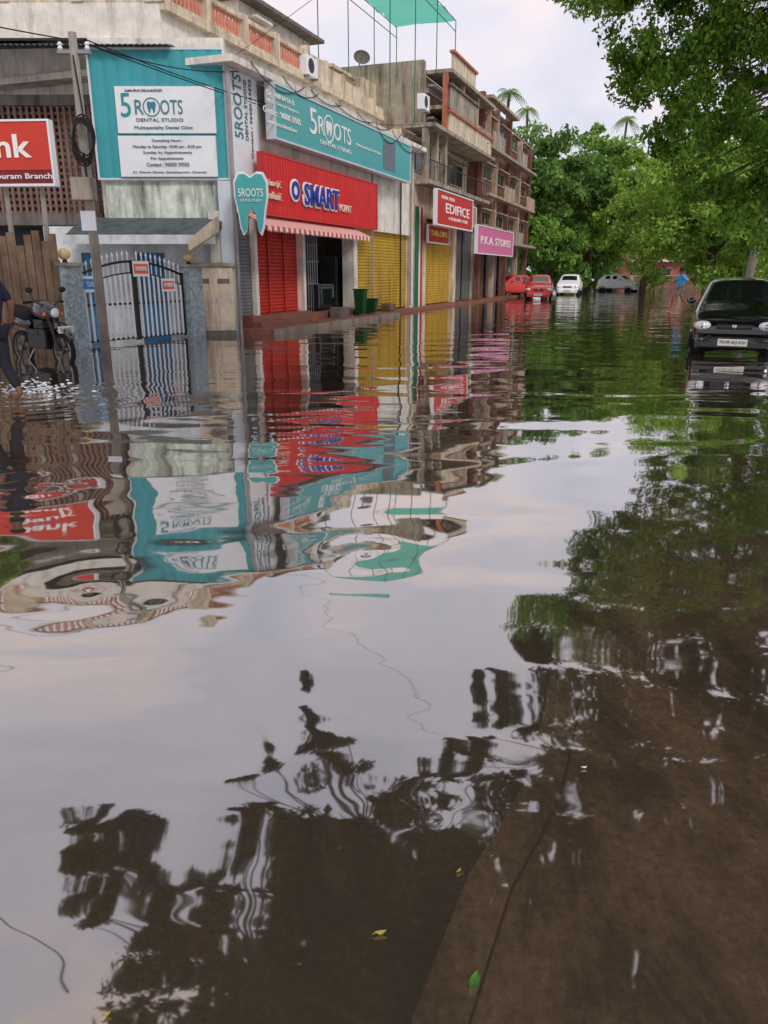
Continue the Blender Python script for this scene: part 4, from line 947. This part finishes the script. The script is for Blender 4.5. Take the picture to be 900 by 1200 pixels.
J2=dict(J); J2.update(knl=(.30,.1,.56),anl=(.34,.1,.16),tol=(.5,.1,.08),knr=(-.12,-.1,.48),anr=(-.42,-.1,.18),tor=(-.34,-.1,.06),ell=(-.2,.26,1.2),wrl=(-.05,.28,1.0),elr=(.18,-.26,1.2),wrr=(.36,-.26,1.1))
d=gp(795,364); person('person in a light blue shirt striding across the flooded street, left of the black car',Fr(d.x,d.y,175),J2,'bluecloth','khaki',True,base=(0,0,-.1))
sp=MB(); d=gp(30,462)
for k in range(150):
    a_=random.uniform(0,6.28); r_=abs(random.gauss(0,.25)); sp.sphere((d.x+.1+r_*math.cos(a_)*1.5,d.y+.2+r_*math.sin(a_),.01+abs(random.gauss(0,.07))*max(0,1-r_)),random.uniform(.006,.02),4,(1.8,1.4,.6))
tag(sp.build('splash','foam',smooth=True),'white splash of floodwater thrown up at the feet of the left walker','splash',kind='stuff')
# ---------------------------------------------------------------- far wall, house
Yw=86
CW=Fr(WORLD.xs(738,1,Yw),Yw,-4)
cwl=thing('compound_wall','low brown compound wall closing the far end of the street','wall',CW,(0,0,0))
MB().box(0,24,0,.25,-.2,1.2).build('wall','wallbrown',cwl); MB().box(-.05,24,-.05,.3,1.202,1.3).build('coping','beige_wall',cwl)
for k in range(5): MB().box(k*5.2,.4+k*5.2,-.08,-.002,-.2,1.2).build('pier','beige_wall',cwl)
fb=thing('far_house','pinkish red house half hidden by the trees at the end of the street','building',CW,(4,3,0))
MB().box(0,12,3,12,0,5.2).build('wall','farpink',fb); MB().box(-.4,12.4,2.6,12.4,5.202,5.5).build('roof','beige_wall',fb); MB().box(0,12,2.2,2.998,2.7,2.9).build('floor_band','board',fb)
for k in range(4):
    for z in(.8,3.3): window(fb,.6+k*3,2.1+k*3,z,z+1.2,3,'beige_wall')
# ---------------------------------------------------------------- trees
def leaves(name,C,R_,n_per,size,mat,parent,flat=.75,droop=0):
    C=np.array(C); R_=np.array(R_); m=len(C); N_=m*n_per
    idx=np.repeat(np.arange(m),n_per)
    d=rng.normal(size=(N_,3)); d/=np.linalg.norm(d,axis=1)[:,None]; rad=rng.random(N_)**.5
    c=C[idx]+d*(R_[idx]*rad)[:,None]*np.array([1,1,flat])
    a=rng.normal(size=(N_,3)); a[:,2]-=droop; a/=np.linalg.norm(a,axis=1)[:,None]
    t=rng.normal(size=(N_,3)); b=np.cross(a,t); b/=np.linalg.norm(b,axis=1)[:,None]
    s=size*(.6+.8*rng.random(N_))[:,None]; a*=s; b*=s*.45
    off=np.array(OFF[parent])
    v=np.stack([c-a,c+b-a*.1,c+a,c-b-a*.1],1).reshape(-1,3)-off
    me=bpy.data.meshes.new(name); me.vertices.add(len(v)); me.vertices.foreach_set('co',v.ravel().astype(np.float32))
    me.loops.add(N_*4); me.loops.foreach_set('vertex_index',np.arange(N_*4,dtype=np.int32)); me.polygons.add(N_); me.polygons.foreach_set('loop_start',np.arange(0,N_*4,4,dtype=np.int32)); me.update(calc_edges=True)
    me.materials.append(M[mat]); o=bpy.data.objects.new(name,me); COL.objects.link(o); o.parent=parent; OFF[o]=Vector(off); return o
def tree(label,px,Y,pytop,cr,crz,mat,nclump=60,n_per=220,size=.28,trunk=.3,lobes=6):
    h=WORLD.zs(pytop,0,Y); X=WORLD.xs(px,h*.6,Y)
    T=thing('street_tree',label,'tree',WORLD,(X,Y,0))
    zc=h-crz; C=[];R_=[]; lob=[]
    for k in range(lobes):
        a_=2*math.pi*k/lobes+random.random(); rr_=cr*random.uniform(.35,.65)
        lob.append((X+rr_*math.cos(a_),Y+rr_*math.sin(a_),zc+crz*random.uniform(-.45,.4),cr*random.uniform(.4,.6)))
    lob.append((X,Y,zc+crz*.35,cr*.5))
    for k in range(nclump):
        l=lob[k%len(lob)]; v=Vector((random.gauss(0,1),random.gauss(0,1),random.gauss(0,1))).normalized()*random.uniform(.6,1.15)
        C.append((l[0]+v.x*l[3],l[1]+v.y*l[3],l[2]+v.z*l[3]*crz/cr)); R_.append(cr*random.uniform(.1,.28))
    tk=MB(); tk.path([(X,Y,-.3),(X+.1,Y,h*.2),(X,Y,zc-crz*.3)],[trunk*1.25,trunk,trunk*.75],10)
    for l in lob: tk.path([(X,Y,zc-crz*.4),((X+l[0])/2,(Y+l[1])/2,(zc+l[2])/2-.3),l[:3]],[trunk*.55,trunk*.35,trunk*.12],7)
    tk.build('trunk','bark',T,smooth=True); leaves('crown',C,R_,n_per,size,mat,T); return T
tree('dense green tree right behind the brown block',645,66,134,5.0,7.6,'leaf_dark',100,220,.22,.25)
tree('tall mid green tree above the parked white car',695,76,138,5.8,7.6,'leaf_mid',100,220,.24,.25)
tree('pale green tree further right, behind the wading person',762,66,164,5.2,5.6,'leaf_bright',90,220,.21,.22)
tree('bushy green tree over the far compound wall',822,96,150,7.5,7.0,'leaf_mid',90,220,.28,.3)
tree('broad tree on the right with yellow green leaves behind the black car',842,42,128,4.8,4.9,'leaf_bright',140,260,.14,.24)
tree('green tree filling the gap at the far right',905,60,120,5.8,6.6,'leaf_dark',90,220,.24,.3)
tree('round green tree at the end of the street left of the pale ones',612,84,152,5,7,'leaf_dark',70,200,.3,.3)
tree('low bushy tree beside the red cars',642,64,236,3.4,3.2,'leaf_mid',60,220,.18,.16)
tree('low spreading tree over the white parked car',684,80,250,4.4,3.8,'leaf_dark',60,200,.22,.16)
tree('low green tree at the left end of the compound wall',712,96,250,4.4,4.6,'leaf_mid',60,200,.26,.2)
T=thing('far_woodland','continuous belt of distant trees beyond the end of the street','trees',WORLD,(30,125,0),kind='stuff')
C=[(random.uniform(0,130),random.uniform(118,134),random.uniform(1,14)) for _ in range(300)]
leaves('foliage',C,[random.uniform(1.8,3.4) for _ in C],120,.5,'leaf_mid',T)
def palm(label,px,py,Y,Lm,lean=.6):
    h=WORLD.zs(py,0,Y); X=WORLD.xs(px,h,Y)-lean
    T=thing('palm_tree',label,'palm',WORLD,(X,Y,0),'palm trees behind the buildings')
    MB().path([(X,Y,0),(X+lean*.3,Y,h*.5),(X+lean,Y,h)],[.2,.15,.11],8).build('trunk','bark',T,smooth=True)
    m_=MB()
    for k in range(18):
        a_=2*math.pi*k/18+random.random()*.3; up=random.uniform(.0,1.1); Lf=Lm*random.uniform(.8,1.1)
        for j in range(12):
            t=j/12; t2=(j+1)/12
            def P_(t): return Vector((X+lean+math.cos(a_)*Lf*t,Y+math.sin(a_)*Lf*t,h+up*Lf*t*.8-1.6*Lf*t*t*.6))
            p=P_(t); q=P_(t2); sd_=Vector((-math.sin(a_),math.cos(a_),0)); wl_=.28*Lm*math.sin(math.pi*min(1,t*.85+.12))
            for s in(-1,1): m_.quad(p,p.lerp(q,.6),p.lerp(q,.9)+sd_*s*wl_-Vector((0,0,.6*wl_)))
    m_.build('crown','leaf_mid',T)
palm('palm crown rising behind the brown block roof',597,108,70,1.5); palm('palm crown poking above the pale street trees',735,140,88,1.6)
palm('second palm behind the brown block, right of the other one',618,128,85,1.4,-.4)
T=thing('street_tree','small leafy tree at the far left behind the bank sign','tree',WORLD,(-10.2,18.6,0))
C=[(-9.9+random.gauss(0,.35),18.4+random.gauss(0,.35),random.uniform(4.4,6.0)) for _ in range(30)]
leaves('crown',C,[random.uniform(.2,.4) for _ in C],120,.09,'leaf_mid',T); MB().path([(-10.2,18.6,-.2),(-10.1,18.5,3),(-9.9,18.4,5.2)],[.12,.08,.04],8).build('trunk','bark',T,smooth=True)
Ft=Fr(0,30,0); bx0,_=Ft.loc(872,330); tx,tz=Ft.loc(905,165)
PT=thing('roadside_pole','pale leaning grey pole rising behind the black car','pole',Ft,(bx0,0,0)); MB().tube((bx0,0,-.2),(tx+.6,0,tz+3),.16,.12,12).build('shaft','pole',PT,smooth=True); MB().box(tx+.1,tx+1.1,-.05,.05,tz+2.4,tz+2.5).build('crossarm','steel',PT)
def inpoly(x,y,P):
    c=False; n=len(P); j=n-1
    for i in range(n):
        if (P[i][1]>y)!=(P[j][1]>y) and x<(P[j][0]-P[i][0])*(y-P[i][1])/(P[j][1]-P[i][1])+P[i][0]: c=not c
        j=i
    return c
poly=[(1150,480),(900,520),(800,545),(748,575),(760,620),(700,650),(695,700),(650,735),(620,750),(600,810),(565,775),(560,870),(515,895),(450,905),(418,885),(385,835),(345,820),(310,875),(288,960),(262,1035),(225,1060),(195,1000),(165,960),(85,945),(78,970),(130,1010),(172,1050),(205,1090),(150,1120),(115,1190),(75,1330),(200,1500),(1150,1500)]
inner=[(1250,530),(840,585),(810,660),(755,715),(720,790),(670,880),(625,960),(560,1010),(480,1020),(420,985),(370,985),(350,1060),(310,1140),(240,1220),(200,1330),(280,1600),(1250,1600)]
T=thing('overhanging_tree','large dark tree right of the view, its leafy limbs hanging over the flooded road','tree',WORLD,(7.2,1.5,0))
def fill(P,n,zr,r0,r1,x0=50,x1=1350,y1=1600):
    C=[];R_=[]; tr=0
    while len(C)<n and tr<60000:
        tr+=1; px=random.uniform(x0,x1); py=random.uniform(490,y1)
        if not inpoly(px,py,P): continue
        p=refl(px,py,random.uniform(*zr))
        if p.y>30 or p.x>18: continue
        C.append(tuple(p)); R_.append(random.uniform(r0,r1))
    return C,R_
C,R_=fill(poly,780,(6.3,8.4),.16,.42,50,1150,1500)
# feathery sprays: short drooping twigs strung with small leaf clumps along the outline
twigs=MB()
for i in range(7,28):
    p0=poly[i]; p1=poly[i+1]
    for t in np.linspace(0,1,max(2,int(math.dist(p0,p1)/22))):
        if random.random()<.25: continue
        bx_=p0[0]+(p1[0]-p0[0])*t+random.gauss(6,10); by_=p0[1]+(p1[1]-p0[1])*t+random.gauss(34,12)
        q0=refl(bx_,by_,7.3); ang_=random.uniform(0,6.28); ln=random.uniform(.35,.95)
        tip=q0+Vector((math.cos(ang_)*ln,abs(math.sin(ang_))*ln,random.uniform(-.45,.0)))
        twigs.path([q0,q0.lerp(tip,.5)+Vector((0,0,.08)),tip],[.02,.014,.005],5)
        for k in range(5): s_=(k+.5)/5; C.append(tuple(q0.lerp(tip,s_))); R_.append(.20*(1-s_*.6))
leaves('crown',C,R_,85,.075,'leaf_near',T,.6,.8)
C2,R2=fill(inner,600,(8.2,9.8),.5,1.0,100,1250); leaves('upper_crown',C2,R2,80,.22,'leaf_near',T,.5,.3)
tk=twigs; base=Vector((7.2,1.5,-.3)); fork=Vector((6.8,2.2,3.6)); tk.path([base,(7.1,1.7,1.8),fork],[.5,.4,.34],12)
prim=[]
for tgt in [(3.5,8,6.8),(0,9.0,7.2),(-1.5,8.0,7.3),(2,5,7.4),(7,12,6.8),(8,18,7.0),(10,8,7.2),(4.5,12,7.0)]:
    tg=Vector(tgt); mid=fork.lerp(tg,.5)+Vector((0,0,.9)); tk.path([fork,mid,tg],[.2,.12,.05],8); prim+=[fork.lerp(mid,.8),mid,mid.lerp(tg,.5),tg]
for k in range(0,len(C),3):
    c_=Vector(C[k]); nb=min(prim,key=lambda q:(q-c_).length)
    if (nb-c_).length<5.5: tk.path([nb,nb.lerp(c_,.5)+Vector((0,0,random.uniform(-.1,.4))),c_],[.035,.022,.008],5)
tk.build('trunk','bark',T,smooth=True)
T=thing('overhanging_tree','tree behind the black car with leafy twigs drooping into the top right of the view','tree',WORLD,(13,22,0))
poly2=[(640,-30),(665,-5),(700,10),(718,5),(722,60),(735,105),(758,125),(768,165),(788,210),(805,235),(830,225),(850,262),(880,290),(1000,310),(1000,-80),(640,-80)]
C=[];R_=[]
while len(C)<330:
    px=random.uniform(640,1000); py=random.uniform(-80,310)
    if not inpoly(px,py,poly2): continue
    p=Vector((0,0,H))+ray(px,py)*random.uniform(15,21); C.append(tuple(p)); R_.append(random.uniform(.2,.55))
leaves('crown',C,R_,190,.066,'leaf_top',T,.9,.8)
tk=MB(); tk.path([(13,22,-.3),(12.8,21.6,2.5),(12,20.5,5.5),(11,19.5,8)],[.4,.32,.26,.15],12)
for k in range(0,len(C),3):
    c_=Vector(C[k]); nb=Vector((11.3,19.5,min(8,c_.z+1.2))); tk.path([nb,nb.lerp(c_,.5)+Vector((0,0,.4)),c_],[.05,.03,.01],5)
tk.build('trunk','bark',T,smooth=True)
def fleaf(px,py,ln,deg,mt,lab):
    p=gp(px,py,.004); m_=MB(); n=8
    for i in range(n+1):
        t=i/n; x=(t-.5)*ln; w_=ln*.22*math.sin(math.pi*t)+.0008; i0=len(m_.v); z=.003+.006*(2*t-1)**2
        m_.v+=[(x,-w_,z+.004),(x,0,z),(x,w_,z+.004)]
        if i: m_.f+=[(i0-3,i0,i0+1,i0-2),(i0-2,i0+1,i0+2,i0-1)]
    m_.tube((-.5*ln,0,.009),(-.72*ln,0,.006),.0012,.001,5)
    tag(m_.build('floating_leaf',mt,fr=Fr(p.x,p.y,deg)),lab,'leaf',None)
fleaf(556,1150,.05,65,'leafy','long green leaf floating near the bottom of the photo'); fleaf(446,1094,.028,10,'leafyel','yellowish round leaf floating left of the green leaf')
fleaf(538,1021,.014,40,'leafyel','tiny yellow leaf scrap floating near the submerged kerb line'); fleaf(685,900,.015,0,'foam','tiny pale scrap floating over the submerged pavement'); fleaf(125,1190,.018,30,'leafyel','tiny yellow leaf floating at the bottom left corner')
